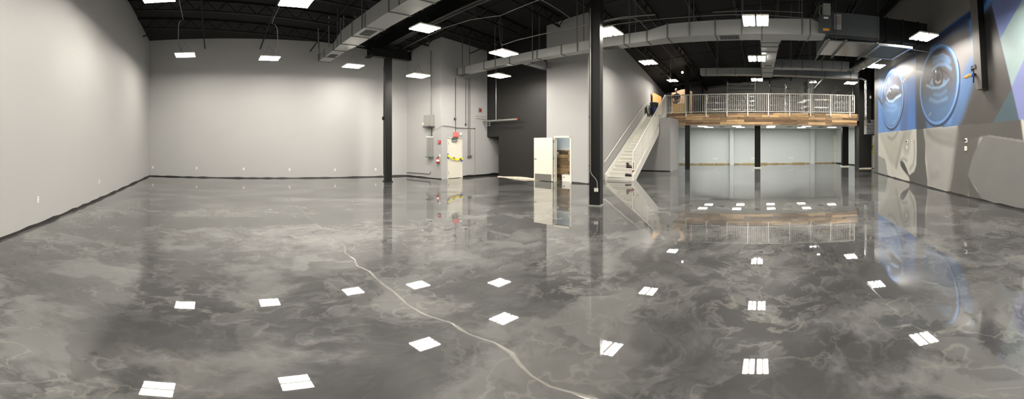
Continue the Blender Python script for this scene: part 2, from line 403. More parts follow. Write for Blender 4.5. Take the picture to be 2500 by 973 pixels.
# ------------------------------------------------------------------ mural wall (paint computed in wall coordinates)
rw0 = Vector(RW0); rw1 = Vector(RW1); rwd = (rw1-rw0); rwl = rwd.length; rwd.normalize()
def W(x, y):
    p = onL(x, y, RW0, RW1); return ((Vector((p.x, p.y))-rw0).dot(rwd), p.z)
ds = .032; ns = int(rwl/ds); nz = 290
S, Z = np.meshgrid(np.linspace(0, rwl, ns), np.linspace(0, 9.0, nz), indexing='ij')
ztop = 7.2 + .12*((RW0[0]+rwd.x*S)+17.8) - .065*((RW0[1]+rwd.y*S)+3.4) + .04
Z = Z*ztop/9.0
IMG = np.zeros(S.shape+(3,)); IMG[:] = lin((132,131,128))
def sdpoly(P):
    d2 = np.full(S.shape, 1e9); ins = np.zeros(S.shape, bool); n = len(P)
    for i in range(n):
        ax, ay = P[i]; bx, by = P[(i+1)%n]; ex, ey = bx-ax, by-ay
        t = np.clip(((S-ax)*ex+(Z-ay)*ey)/(ex*ex+ey*ey+1e-12), 0, 1)
        d2 = np.minimum(d2, (S-ax-t*ex)**2+(Z-ay-t*ey)**2)
        c = ((ay > Z) != (by > Z)) & (S < (bx-ax)*(Z-ay)/((by-ay) if abs(by-ay) > 1e-9 else 1e-9)+ax); ins ^= c
    d = np.sqrt(d2); return np.where(ins, -d, d)
def mixc(a, c, mask=None):
    global IMG
    if mask is not None: a = a*mask
    IMG = IMG*(1-a[..., None]) + np.array(lin(c))*a[..., None]
def poly(px, c, soft=.015, al=1., mask=None, wc=False):
    P = px if wc else [W(*p) for p in px]
    mixc(al*np.clip(.5 - sdpoly(P)/(2*soft), 0, 1), c, mask)
def stroke(px, w, c, al=1., soft=.6, mask=None, wc=False):
    P = px if wc else [W(*p) for p in px]; d2 = np.full(S.shape, 1e9)
    for (ax, ay), (bx, by) in zip(P, P[1:]):
        ex, ey = bx-ax, by-ay; t = np.clip(((S-ax)*ex+(Z-ay)*ey)/(ex*ex+ey*ey+1e-12), 0, 1)
        d2 = np.minimum(d2, (S-ax-t*ex)**2+(Z-ay-t*ey)**2)
    d = np.sqrt(d2)/w; a = np.clip((1-d)/soft, 0, 1); a = a*a*(3-2*a); mixc(al*a, c, mask)
def blob(x, y, rs, rz, c, al=1., mask=None, soft=1.):
    cs, cz = W(x, y); r = np.sqrt(((S-cs)/rs)**2+((Z-cz)/rz)**2); a = np.clip((1-r)/soft, 0, 1); a = a*a*(3-2*a); mixc(al*a, c, mask)
# blocks of colour above the dividing line
zdiv = 2.29
blue = (96,142,208)
poly([(2143,200),(2165,173),(2200,150),(2238,124),(2300,76),(2365,28),(2480,-80),(2640,-150),(2700,450),(2500,520),(2264,455),(2143,426)], blue)
blob(2143, 260, 1.6, 3., (108,158,226), .7)
poly([(2165,172),(2200,150),(2238,124),(2300,76),(2365,28),(2420,-20),(2395,30),(2300,95),(2238,140),(2190,165)], (34,58,104), .06)
poly([(2150,190),(2180,160),(2228,132),(2232,142),(2190,172),(2160,205)], (26,32,48), .12, .85)
poly([(2236,122),(2285,86),(2270,120),(2256,190),(2236,200)], (52,52,56), .03)
# warm grey brows catching light
poly([(2172,176),(2200,160),(2222,150),(2236,150),(2236,178),(2212,198),(2200,185),(2185,172)], (122,118,115), .16, .85)
poly([(2285,108),(2325,80),(2364,64),(2378,120),(2376,152),(2345,206),(2338,160),(2318,118)], (116,111,106), .1, .95)
poly([(2262,110),(2290,88),(2330,64),(2366,45),(2366,66),(2325,84),(2290,108)], (56,54,54), .1, .8)
# nose between the lenses
poly([(2203,205),(2236,182),(2236,322),(2196,322)], (82,128,198), .08, .9)
poly([(2206,215),(2219,200),(2214,322),(2198,322)], (86,108,150), .14, .75)
poly([(2236,140),(2254,130),(2262,180),(2268,345),(2238,345)], (66,70,80), .05)
stroke([(2236,190),(2237,320)], .16, (60,70,92), .7)
# right of the big lens
poly([(2340,210),(2364,150),(2392,130),(2392,240),(2380,310),(2330,325),(2262,325),(2262,290),(2320,300)], (80,110,152), .14)
poly([(2382,70),(2420,12),(2470,215),(2492,332),(2330,332),(2352,280),(2368,230),(2380,190)], (72,69,67), .16)
poly([(2398,40),(2421,12),(2452,140),(2470,215),(2494,332),(2400,332),(2395,150)], (74,71,69), .012)
poly([(2380,60),(2420,15),(2435,80),(2412,150),(2396,215),(2384,160)], (40,38,40), .14, .9)  # black shadow beside the wall post, painted into the mural colour
blob(2415, 175, .35, .5, (104,100,98), .6)
stroke([(2395,180),(2425,235),(2450,270)], .22, (66,63,62), .6)
poly([(2470,215),(2489,296),(2422,303)], (72,92,102), .02)
poly([(2421,12),(2470,-60),(2560,-90),(2492,8),(2442,95)], (120,136,190), .015)
poly([(2421,12),(2470,-60),(2560,-90),(2492,0),(2445,40)], (92,92,122), .4, .55)
poly([(2560,-90),(2620,-60),(2620,20),(2500,146),(2470,212),(2442,95),(2492,8)], (158,180,182), .02)
poly([(2500,146),(2620,20),(2620,300),(2490,297),(2470,212)], (132,140,192), .02)
# ---- the lenses: true circles on the wall
def lens(cx, cz, r):
    R = np.sqrt((S-cx)**2+(Z-cz)**2)
    return R
sa = (W(2245,206)[0]+W(2342,206)[0])/2; ra = abs(W(2245,206)[0]-W(2342,206)[0])/2
sb = (W(2152,240)[0]+W(2206,240)[0])/2; rb = abs(W(2152,240)[0]-W(2206,240)[0])/2
za_ = (W(2293,107)[1]+W(2293,304)[1])/2; rza = (W(2293,107)[1]-W(2293,304)[1])/2
zb_ = (W(2177,169)[1]+W(2177,314)[1])/2; rzb = (W(2177,169)[1]-W(2177,314)[1])/2
def ell(cs, cz, rs, rz): return np.sqrt(((S-cs)/rs)**2+((Z-cz)/rz)**2)
# shadow thrown by the painted frame
for (cs, cz, rs, rz) in ((sa, za_, ra, rza), (sb, zb_, rb, rzb)):
    R = ell(cs-.05, cz-.07, rs*1.035, rz*1.035); mixc(np.clip((1-R)*30, 0, 1)*np.where(Z < cz+.6, 1, .2), (44,58,84))
    R = ell(cs, cz, rs, rz); mixc(np.clip((1-R)*60, 0, 1), (116,160,222))
    mixc(np.clip(1-np.abs(R-.955)*45, 0, 1)*np.clip((Z-cz)/rz*.9+.6, .15, 1), (176,204,240))
    mixc(np.clip(1-np.abs(R-.905)*50, 0, 1)*.8, (58,84,128))
INA = np.clip((.895-ell(sa, za_, ra, rza))*60, 0, 1); INB = np.clip((.895-ell(sb, zb_, rb, rzb))*60, 0, 1)
# big eye
mixc(np.ones_like(S), (92,89,93), INA)
mixc(np.clip((za_+.15-Z)/.9, 0, 1), (88,120,160), INA)
mixc(np.clip((za_-.5-Z)/1., 0, 1), (98,132,174), INA)
stroke([(2246,250),(2250,190),(2268,140),(2292,125)], .38, (72,70,74), .85, 1., INA)
stroke([(2280,150),(2300,140),(2318,150)], .2, (112,142,180), .8, 1., INA)
stroke([(2277,140),(2302,132),(2315,140)], .08, (132,162,196), .6, 1., INA)
stroke([(2275,172),(2290,158),(2308,156),(2322,168)], .12, (120,152,190), .85, 1., INA)
poly([(2272,190),(2284,170),(2300,165),(2315,180),(2324,192),(2306,208),(2290,215),(2278,208)], (88,86,90), .08, .9, INA)
poly([(2266,206),(2276,190),(2292,188),(2312,198),(2300,206),(2286,212)], (120,152,186), .04, .85, INA)
stroke([(2266,206),(2274,190),(2286,174),(2300,170),(2316,182),(2324,196)], .07, (58,56,62), .95, .8, INA)
cs, cz = W(2290,190)
for r, c in ((.44,(58,54,58)), (.30,(84,78,80)), (.2,(42,38,40))):
    R = np.sqrt((S-cs)**2+(Z-cz)**2); mixc(np.clip((r-R)/.03, 0, 1), c, INA)
stroke([(2284,198),(2290,202),(2296,198)], .07, (156,150,150), .9, .9, INA)
blob(2284.5, 174, .06, .07, (255,255,255), 1, INA, .5)
stroke([(2262,208),(2275,214),(2292,214),(2306,206),(2316,194)], .09, (140,176,210), .9, 1., INA)
stroke([(2266,200),(2276,212)], .04, (46,46,54), .8, 1., INA)
stroke([(2280,230),(2296,232),(2310,222)], .11, (116,150,186), .6, 1., INA)
stroke([(2270,242),(2290,250),(2312,240)], .13, (128,160,196), .8, 1., INA)
stroke([(2290,256),(2308,252),(2322,236)], .15, (88,112,142), .6, 1., INA)
stroke([(2268,282),(2272,276)], .08, (160,186,214), .7, 1., INA)
blob(2322, 200, .5, .8, (92,94,102), .7, INA)
stroke([(2334,240),(2322,280),(2300,292)], .08, (170,198,228), .6, 1., INA)
# small eye
mixc(np.ones_like(S), (92,104,130), INB)
mixc(np.clip((zb_+.1-Z)/.6, 0, 1), (112,156,212), INB)
poly([(2178,182),(2196,186),(2202,230),(2190,232),(2178,218)], (82,80,88), .12, .85, INB)
stroke([(2160,225),(2162,206),(2170,190)], .2, (120,164,220), .9, 1., INB)
blob(2170, 196, .22, .22, (196,214,238), .9, INB)
stroke([(2163,232),(2172,218),(2184,210),(2194,214)], .12, (150,182,220), .85, 1., INB)
poly([(2160,240),(2168,226),(2178,218),(2188,222),(2196,232),(2184,242),(2172,246)], (62,60,68), .08, .95, INB)
cs, cz = W(2175,229)
for r, c in ((.34,(56,52,56)), (.23,(84,78,80)), (.15,(40,36,40))):
    R = np.sqrt((S-cs)**2+(Z-cz)**2); mixc(np.clip((r-R)/.03, 0, 1), c, INB)
blob(2173.5, 222, .08, .07, (255,255,255), 1, INB, .5)
stroke([(2164,238),(2170,247),(2180,247),(2188,238),(2199,232)], .11, (176,206,240), 1., 1., INB)
stroke([(2188,240),(2200,231)], .07, (196,218,244), .8, 1., INB)
stroke([(2162,250),(2172,258),(2188,256)], .13, (132,172,222), .7, 1., INB)
stroke([(2166,268),(2180,272),(2192,262)], .12, (140,178,224), .6, 1., INB)
stroke([(2198,262),(2192,290),(2180,304)], .1, (160,196,236), .6, 1., INB)
IMG[ell(sa, za_, ra, rza) < 1] *= .70; IMG[ell(sb, zb_, rb, rzb) < 1] *= .80
# bridge and arm of the glasses
stroke([(2203,203),(2212,190),(2224,180),(2237,176),(2252,178)], .13, (128,130,136), 1., .5)
stroke([(2204,200),(2213,187),(2225,177.5),(2237,174),(2252,176)], .05, (190,192,198), .9, .8)
stroke([(2143,236),(2148,244),(2153,254)], .12, (56,60,70), .9, .6)
# ---- below the dividing line: the face in greys
LOW = (Z < zdiv).astype(float)
mixc(LOW, (206,205,196))
poly([(2143,322),(2225,316),(2225,322),(2208,345),(2196,385),(2190,410),(2172,395),(2155,350)], (176,174,164), .14, .8, LOW)
stroke([(2168,334),(2178,340),(2188,330),(2192,320)], .16, (146,144,138), .85, 1., LOW)
stroke([(2208,330),(2200,350),(2195,375),(2188,405)], .28, (150,148,140), .7, 1., LOW)
poly([(2208,318),(2224,316),(2220,372),(2210,380),(2204,360)], (160,158,150), .16, .7, LOW)
poly([(2143,379),(2160,387),(2164,404),(2168,430),(2143,430)], (158,158,154), .02, 1, LOW)
poly([(2253,312),(2340,305),(2345,330),(2330,400),(2315,470),(2264,455),(2262,400)], (160,158,155), .1, 1., LOW)
poly([(2262,318),(2330,311),(2340,345),(2322,352),(2300,340),(2280,336)], (136,134,130), .2, .85, LOW)
stroke([(2264,322),(2280,338),(2300,346),(2330,352)], .2, (132,130,126), .8, 1., LOW)
poly([(2237,300),(2252,300),(2259,350),(2259,392),(2264,440),(2264,460),(2222,452),(2219,428),(2232,418),(2237,402),(2238,370)], (92,92,89), .03, 1., LOW)
stroke([(2232,345),(2233,380),(2230,400),(2222,412)], .16, (140,138,132), .6, 1., LOW)
poly([(2197,393),(2202,391),(2208,398),(2213,410),(2219,426),(2222,436),(2216,428),(2205,415),(2199,405)], (76,76,74), .03, 1, LOW)
stroke([(2198,392),(2206,386),(2214,392)], .14, (150,148,142), .7, 1., LOW)
stroke([(2276,430),(2290,425)], .3, (146,144,140), .8, 1., LOW)
poly([(2338,300),(2420,290),(2395,330),(2384,400),(2372,440),(2366,490),(2312,480),(2322,430),(2330,370)], (96,94,91), .14, 1., LOW)
poly([(2400,332),(2415,331),(2500,345),(2640,380),(2640,600),(2400,500),(2384,462),(2362,430),(2375,380)], (118,118,117), .03, 1., LOW)
poly([(2338,300),(2492,290),(2499,344),(2415,331),(2385,336),(2345,345)], (86,84,82), .03, 1., LOW)
poly([(2362,428),(2402,492),(2366,482)], (90,89,86), .02, 1., LOW)
# dark grey end band at the alcove side
mixc(np.clip((S-W(2144,300)[0])/.02+.5, 0, 1), (92,92,95))
me = bpy.data.meshes.new('wall_right')
nrm = Vector((rwd.y, -rwd.x))   # outward
vs = [(RW0[0]+rwd.x*s, RW0[1]+rwd.y*s, z) for s, z in zip(S.ravel(), Z.ravel())]
idx = np.arange(ns*nz).reshape(ns, nz)
q = np.stack([idx[:-1,:-1].ravel(), idx[:-1,1:].ravel(), idx[1:,1:].ravel(), idx[1:,:-1].ravel()], 1)
q = q[:, ::-1] if False else q
nv = len(vs); zt0 = ceil_z(*RW0)+.04; zt1 = ceil_z(*RW1)+.04
back = [(RW0[0]+nrm.x*.2, RW0[1]+nrm.y*.2, 0), (RW1[0]+nrm.x*.2, RW1[1]+nrm.y*.2, 0), (RW1[0]+nrm.x*.2, RW1[1]+nrm.y*.2, zt1), (RW0[0]+nrm.x*.2, RW0[1]+nrm.y*.2, zt0)]
i00, i10, i11, i01 = int(idx[0,0]), int(idx[-1,0]), int(idx[-1,-1]), int(idx[0,-1])
faces = q.tolist() + [[nv, nv+1, nv+2, nv+3], [i00, i10, nv+1, nv], [i10, i11, nv+2, nv+1], [i11, i01, nv+3, nv+2], [i01, i00, nv, nv+3]]
me.from_pydata(vs+back, [], faces); me.update()
ca = me.color_attributes.new('paint', 'FLOAT_COLOR', 'POINT')
arr = np.ones((nv+4, 4), dtype=np.float32); arr[:nv, :3] = np.clip(IMG.reshape(-1, 3)*.93, 0, 1); arr[nv:, :3] = .3
ca.data.foreach_set('color', arr.ravel())
mm = bpy.data.materials.new('spray_painted_mural'); mm.use_nodes = True; nt = mm.node_tree
at = nt.nodes.new('ShaderNodeAttribute'); at.attribute_name = 'paint'
nz_ = nt.nodes.new('ShaderNodeTexNoise'); nz_.inputs['Scale'].default_value = 1.7; nz_.inputs['Detail'].default_value = 6
tcn = nt.nodes.new('ShaderNodeTexCoord'); nt.links.new(tcn.outputs['Object'], nz_.inputs[0])
mr = nt.nodes.new('ShaderNodeMapRange'); mr.inputs[3].default_value = .9; mr.inputs[4].default_value = 1.1; nt.links.new(nz_.outputs[0], mr.inputs[0])
sv = nt.nodes.new('ShaderNodeVectorMath'); sv.operation = 'SCALE'; nt.links.new(at.outputs['Color'], sv.inputs[0]); nt.links.new(mr.outputs[0], sv.inputs['Scale'])
nt.links.new(sv.outputs[0], nt.nodes['Principled BSDF'].inputs['Base Color']); nt.nodes['Principled BSDF'].inputs['Roughness'].default_value = .5
me.materials.append(mm)
wr = bpy.data.objects.new('wall_right', me); COL.objects.link(wr)
tag(wr, 'tall wall painted with a blue and grey mural of a face in round glasses', 'wall', kind='structure')
def RWP(x, y, out=0.):
    p = onL(x, y, RW0, RW1); return Vector((p.x-nrm.x*out, p.y-nrm.y*out, p.z))

# ------------------------------------------------------------------ roof steel
def ylim(x):
    if x < C3[0]+.1: return 9.7
    if x < BLX0: return BLK_Y-.1
    if x < BLX1-.1: return BFY-.1
    return 29.4
def joist(x):
    y0, y1 = -3.4, ylim(x); b = MB(); n = int((y1-y0)/.75)
    top = lambda y: Vector((x, y, ceil_z(x, y)-.05)); bot = lambda y: Vector((x, y, ceil_z(x, y)-.5))
    b.bar(top(y0), top(y1), .09, .06); b.bar(bot(y0+.3), bot(y1-.3), .09, .05)
    for i in range(n):
        ya = y0+(y1-y0)*i/n; yb = y0+(y1-y0)*(i+.5)/n; yc = y0+(y1-y0)*(i+1)/n
        b.bar(top(ya), bot(yb), .03, .03); b.bar(bot(yb), top(yc), .03, .03)
    return b
k = 0
xj = -15.1
while xj < 6:
    o = joist(xj).build('roof_joist', M['blacksteel'])
    tag(o, 'black open web steel joist under the roof deck', 'joist', 'parallel black roof joists'); xj += 1.75
for yb in (-.5, 2.2, 4.6, 9.0, 11.6, 14.2, 16.8, 19.4, 22.2, 25.5, 28):
    xs = -17.3 if yb < 9.5 else (-12.9 if yb < 12.9 else -6.7)
    pts = [(xs+(5.4-xs)*i/12, yb, ceil_z(xs+(5.4-xs)*i/12, yb)-.53) for i in range(13)]
    o = MB().tube(pts, .028, 6).build('roof_bridging', M['blacksteel'])
    tag(o, 'thin black bridging bar crossing below the joists', 'steel bar', 'cross bars under the roof joists')
# girder on the two near columns
col1 = fl(947, 443); col2 = fl(1455.5, 500)
GZ0, GZ1 = 6.0, 6.58
ga = Vector((-15.6, 7.3, 0)); gb = Vector((5.4, 6.3, 0)); gd = (gb-ga).normalized()
b = MB()
b.bar(ga+Vector((0,0,GZ0+.015)), gb+Vector((0,0,GZ0+.015)), .28, .03); b.bar(ga+Vector((0,0,GZ1)), gb+Vector((0,0,GZ1)), .28, .03)
b.bar(ga+Vector((0,0,(GZ0+GZ1)/2)), gb+Vector((0,0,(GZ0+GZ1)/2)), .04, GZ1-GZ0)
tag(b.build('steel_girder', M['blacksteel']), 'deep black steel girder running from the long bare wall over the near columns', 'girder')
b = MB(); x, y = col1
b.box(x-.14, x+.14, y-.75, y+1.15, 5.56, 5.59).box(x-.14, x+.14, y-.75, y+1.15, 5.96, 5.985).box(x-.02, x+.02, y-.75, y+1.15, 5.59, 5.96).box(x-.13, x+.13, y+1.13, y+1.15, 5.57, 5.98)
tag(b.build('cap_beam', M['blacksteel']), 'short black beam across the top of the slim column', 'beam')

def hcol(x, y, w, z1, label, plate=True, ang=0., z0=0., platemat='greybox', name='steel_column'):
    t = thing(name, (x, y, z0), label, 'column'); h = w/2; f = .03
    b = MB(); b.box(-h, h, -h, -h+f, .0, z1-z0); b.box(-h, h, h-f, h, 0, z1-z0); b.box(-.02, .02, -h+f, h-f, 0, z1-z0)
    b.box(-h*.98, -h*.98+.012, -h+f, h-f, 0, z1-z0)
    b.xf(Matrix.Rotation(ang, 4, 'Z')); b.v = [(v[0]+x, v[1]+y, v[2]+z0) for v in b.v]; b.build('shaft', M['blacksteel'], t)
    if plate:
        b = MB().box(-h-.04, h+.04, -h-.04, h+.04, 0, .025)
        for sx in (-1, 1):
            for sy in (-1, 1): b.lathe((sx*(h+.015), sy*(h+.015), 0), [(.016, .02), (.016, .05), (.005, .055)], 8)
        b.xf(Matrix.Rotation(ang, 4, 'Z')); b.v = [(v[0]+x, v[1]+y, v[2]+z0) for v in b.v]; b.build('base_plate', M[platemat], t)
    return t
a1 = az(947); a2 = az(1455.5)
t = hcol(col1[0], col1[1], .30, 5.56, 'slim black steel column standing before the long bare wall', ang=-a1+PI/2+.25, platemat='blacksteel')
b = MB().tube([(col1[0]-.19, col1[1]-.12, .3), (col1[0]-.19, col1[1]-.12, 5.2)], .013, 6); b.build('conduit', M['dkpipe'], t)
b = MB().box(col1[0]-.24, col1[0]-.15, col1[1]-.17, col1[1]-.09, 2.75, 2.9); b.build('junction_box', M['ink'], t)
t = hcol(col2[0], col2[1], .30, 7.7, 'thick black steel column nearest the camera with a conduit and an outlet', ang=-a2+PI/2-.3)
e = lambda x, y, D: Vector((D*math.sin(az(x)), D*math.cos(az(x)), zat(y, D)))
DC = math.hypot(*col2)-.2
pts = [e(1441, 20, DC)]+[e(1441.5, y, DC) for y in (120, 220, 320, 395, 418)]+[e(1445, 426, DC), e(1454, 436, DC), e(1458, 444, DC), e(1458.5, 458, DC)]
MB().tube(pts, .014, 8).build('conduit', M['pipe'], t, True)
b = MB()
for y in (113, 286, 404): p = e(1441, y, DC); b.box(p.x-.035, p.x+.035, p.y-.02, p.y+.03, p.z-.012, p.z+.012)
b.build('conduit_clamp', M['dkpipe'], t)
p = e(1455.5, 463, DC)
ob = MB().bar(p-Vector((math.cos(a2),-math.sin(a2),0))*.058, p+Vector((math.cos(a2),-math.sin(a2),0))*.058, .05, .11).build('outlet_box', M['greybox'], t, bevel=.006)
b = MB()
for s in (-1, 1):
    q = p+Vector((math.cos(a2),-math.sin(a2),0))*.028*s - Vector((math.sin(a2), math.cos(a2), 0))*.028
    b.bar(q-Vector((math.cos(a2),-math.sin(a2),0))*.018, q+Vector((math.cos(a2),-math.sin(a2),0))*.018, .01, .08)
b.build('socket_face', M['whitep'], ob)
# mezzanine posts
hcol(-4.98, 22.95, .33, ceil_z(-5, 23), 'tall black column rising past the plank fascia through the upper level', plate=False, ang=.2)
for (x, y0, w, lab) in ((1643.5, 411.8, .36, 'dark square post beside the under-stair wall'), (1849.5, 409.5, .40, 'black square post at the middle of the mezzanine edge'), (2062.5, 406, .46, 'broad dark post nearest the black pier below the mezzanine')):
    X, Y = fl(x, y0); Y = max(Y, MY+.45); X = Y*math.tan(az(x))
    t = thing('mezzanine_post', (X, Y, 0), lab, 'post'); h = w/2
    MB().box(X-h, X+h, Y-h, Y+h, .06, UND).build('shaft', M['blacksteel'], t, bevel=.01)
    MB().box(X-h-.04, X+h+.04, Y-h-.04, Y+h+.04, 0, .07).build('base_trim', M['white'], t)

# ------------------------------------------------------------------ mezzanine
XL, XR = -6.2, 6.33
b = MB().prism([(XL, MY+.03), (XR, MY+.03), (6.42, 22.5+.03), (6.65, 24.45), (8.3, 24.45), (8.3, 29.75), (SW1[0]+.02, 29.75), (-7.82, MY+.03)], UND+.3, DECK)
tag(b.build('mezzanine_deck', M['slate']), 'upper floor slab of the mezzanine behind the white railing', 'floor slab', kind='structure')
b = MB().prism([(XL, MY+.03), (XR, MY+.03), (6.7, 24.4), (7.15, 26.3), (6.2, 29.6), (-8.38, 27.25), (-7.9, MY+.03)], UND, UND+.06)
tag(b.build('ceiling_mezzanine', M['whitep']), 'white ceiling below the mezzanine with light panels', 'ceiling', kind='structure')
tag(MB().box(XL, XR, MY-.03, MY+.03, UND-.02, DECK+.01).build('fascia', M['planks']), 'fascia of mixed brown wood planks along the mezzanine edge', 'fascia')
# lower ceiling panels and vents
for (x, y, lab) in ((1706, 309.8, 'front'), (1719, 313, 'rear')):
    pass
def lowpt(x, y): return up(x, y, UND) if False else None
pans = [(-4.15, 24.2, 'pair near the stairs, front panel'), (-3.95, 25.7, 'pair near the stairs, rear panel'), (-1.75, 24.2, 'pair just left of the middle post, front panel'), (-1.6, 26.0, 'pair just left of the middle post, rear panel'),
        (.65, 24.4, 'pair just right of the middle post, front panel'), (.65, 26.2, 'pair just right of the middle post, rear panel'), (3.15, 24.4, 'pair left of the broad post, front panel'), (3.0, 26.4, 'pair left of the broad post, rear panel'), (5.2, 25.6, 'single panel beside the broad post')]
proto = None
for X, Y, lab in pans:
    lab2 = 'flat white light panel under the mezzanine, ' + lab
    if proto is None:
        proto = thing('flat_ceiling_light', (X, Y, UND), lab2, 'light panel', 'flat ceiling light panels below the mezzanine')
        MB().box(X-.32, X+.32, Y-.33, Y+.33, UND-.022, UND-.002).build('panel_frame', M['whitep'], proto)
        MB().box(X-.29, X+.29, Y-.3, Y+.3, UND-.027, UND-.0225).build('diffuser', M['troffer'], proto)
    else: dup(proto, (X, Y, UND), label=lab2)
proto = None
for X, Y, lab in ((-5.3, 25.0, 'beside the stairs'), (-2.9, 25.2, 'left of the middle post'), (2.0, 25.2, 'right of the middle post'), (4.3, 25.4, 'left of the broad post')):
    lab2 = 'small dark round air vent in the white lower ceiling, ' + lab
    if proto is None:
        proto = thing('ceiling_vent', (X, Y, UND), lab2, 'vent', 'dark vents in the lower ceiling')
        MB().lathe((X, Y, UND-.03), [(.2, .028), (.2, .012), (.12, 0)], 16).build('vent_cone', M['grill'], proto)
        MB().lathe((X, Y, UND-.028), [(.24, .025), (.24, .02), (.205, .018)], 16).build('vent_rim', M['galvdk'], proto)
    else: dup(proto, (X, Y, UND), label=lab2)
# front railing
RZ0, RZ1 = zat(273, MY), 4.96
t = thing('railing', (0, MY-.08, DECK), 'long white steel railing along the wood fascia of the mezzanine', 'railing')
ry = MY-.08; px = [1626, 1674.7, 1724, 1775, 1825.6, 1876, 1928, 1979, 2028, 2075, 2085.5]
xs = [ry*math.tan(az(p)) for p in px]
MB().box(xs[0]-.03, xs[-1]+.03, ry-.03, ry+.03, RZ1-.045, RZ1).build('top_rail', M['white'], t)
MB().box(xs[0], xs[-1], ry-.015, ry+.015, RZ0, RZ0+.035).build('bottom_rail', M['white'], t)
for i, x in enumerate(xs):
    b = MB().box(x-.035, x+.035, ry-.03, ry+.03, (RZ0 if i == 10 else RZ0-.28), RZ1-.045); b.build('post', M['white'], t)
for i in range(9):
    n = 10
    for j in range(1, n+1):
        x = xs[i]+(xs[i+1]-xs[i])*j/(n+1); MB().box(x-.011, x+.011, ry-.011, ry+.011, RZ0+.03, RZ1-.04).build('baluster', M['white'], t)
x = (xs[9]+xs[10])/2; MB().box(x-.011, x+.011, ry-.011, ry+.011, RZ0+.03, RZ1-.04).build('baluster', M['white'], t)

# ------------------------------------------------------------------ stairs (run beside the stair wall)
SY0, SY1 = 14.75, MY
def wallx(Y): return SW0[0] + (SW1[0]-SW0[0])*(Y-SW0[1])/(SW1[1]-SW0[1])
sx0 = wallx(SY0)+.03; SWID = 1.42; NR = 22
sdir = Vector((wallx(SY1)-wallx(SY0), SY1-SY0, 0)); SL = sdir.length; sdir.normalize(); sn = Vector((sdir.y, -sdir.x, 0))
so = Vector((sx0, SY0, 0))
def SP(u, v, z): q = so + sdir*u + sn*v; return Vector((q.x, q.y, z))
rise = DECK/NR; tread = SL/(NR-1)
t = thing('staircase', tuple(SP(0, SWID/2, 0)), 'white painted staircase climbing beside the grey wall to the mezzanine', 'staircase')
for i in range(NR-1):
    u0, u1 = tread*i, tread*(i+1); z = rise*(i+1)
    b = MB(); b.extr([SP(u0-.045, .1, z-.04), SP(u1, .1, z-.04), SP(u1, .1, z), SP(u0-.045, .1, z)], sn*(SWID-.2))
    b.extr([SP(u0, .1, z-rise if i else 0), SP(u0+.02, .1, z-rise if i else 0), SP(u0+.02, .1, z-.045), SP(u0, .1, z-.045)], sn*(SWID-.2))
    b.build('step', M['white'], t)
for v in (0, SWID-.1):
    sl = DECK/SL
    pts = [SP(-.12, v, 0), SP(.28, v, 0), SP(SL, v, DECK-.36), SP(SL, v, DECK+.12), SP(SL-.05, v, DECK+.12), SP(-.12, v, .26)]
    MB().extr(pts, sn*.1).build('stringer', M['white'], t)
t = thing('stair_railing', tuple(SP(0, SWID, 0)), 'white outer railing with balusters rising with the stairs', 'railing')
rv = SWID-.04; RH = 1.15
def slope(u): return DECK*(u/SL)+.2
q0, q1 = .35, SL-.05
MB().tube([SP(-.18, rv, slope(0)+.30), SP(-.18, rv, slope(-.1)+RH-.25), SP(-.12, rv, slope(0)+RH-.03), SP(q0, rv, slope(q0)+RH), SP(q1-.1, rv, slope(q1)+RH-.02), SP(SL+.05, rv, RZ1-.02)], .03, 8).build('handrail', M['white'], t, True)
MB().tube([SP(-.18, rv, slope(0)+.30), SP(.15, rv, slope(0)+.30)], .022, 8).build('handrail_return', M['white'], t, True)
MB().bar(SP(q0, rv, slope(q0)+.12), SP(q1, rv, slope(q1)+.12), .03, .03).build('bottom_rail', M['white'], t)
for i in range(7):
    u = .15+(SL-.3)*i/6; MB().bar(SP(u, rv, slope(u)-.15), SP(u, rv, slope(u)+RH), .05, .05, sdir).build('post', M['white'], t)
nb = 62
for i in range(1, nb):
    u = .15+(SL-.3)*i/nb; MB().bar(SP(u, rv, slope(u)+.1), SP(u, rv, slope(u)+RH), .016, .016, sdir).build('baluster', M['white'], t)
t = thing('wall_handrail', tuple(SP(0, .06, 1)), 'white round handrail fixed to the grey wall beside the stairs', 'handrail')
def hz(u): return DECK*(u/SL)+1.0
MB().tube([SP(-.35, .0, hz(-.25)), SP(-.35, .07, hz(-.3)), SP(-.25, .09, hz(-.2)), SP(SL-.25, .09, hz(SL-.25)), SP(SL-.05, .09, hz(SL-.2)+.03), SP(SL, .0, hz(SL-.2)+.03)], .022, 8).build('rail', M['white'], t, True)
for i in range(5):
    u = .4+(SL-1)*i/4; MB().tube([SP(u, -.03, hz(u)-.07), SP(u, .07, hz(u)-.06), SP(u, .09, hz(u)-.01)], .009, 6).build('bracket', M['white'], t)
# under-stair wall and pier
yu = 20.45; xr = yu*math.tan(az(1636.5)); xl = wallx(yu)+.03
uA = (Vector((xl, yu, 0))-so).dot(sdir)
zA = DECK*(uA/SL)-.42; xo = SP(uA, SWID, 0).x
b = MB(); b.add([(xl,yu,0),(xo+.06,yu,0),(xo+.06,MY,0),(xl,MY,0),(xl,yu,zA),(xo+.06,yu,zA),(xo+.06,MY,UND),(xl,MY,UND)],
                [(0,3,2,1),(4,5,6,7),(0,1,5,4),(1,2,6,5),(2,3,7,6),(3,0,4,7)])
b.box(xo+.06, xr, yu, MY-.05, 0, 3.28)
tag(b.build('wall_under_stair', M['wall']), 'grey wall closing the space under the stairs', 'wall', kind='structure')
skirt('baseboard_under_stair', (xl+.05, yu), (xr, yu), M['skirt'], 'black strip under the grey under-stair wall', .05, .012, .3)

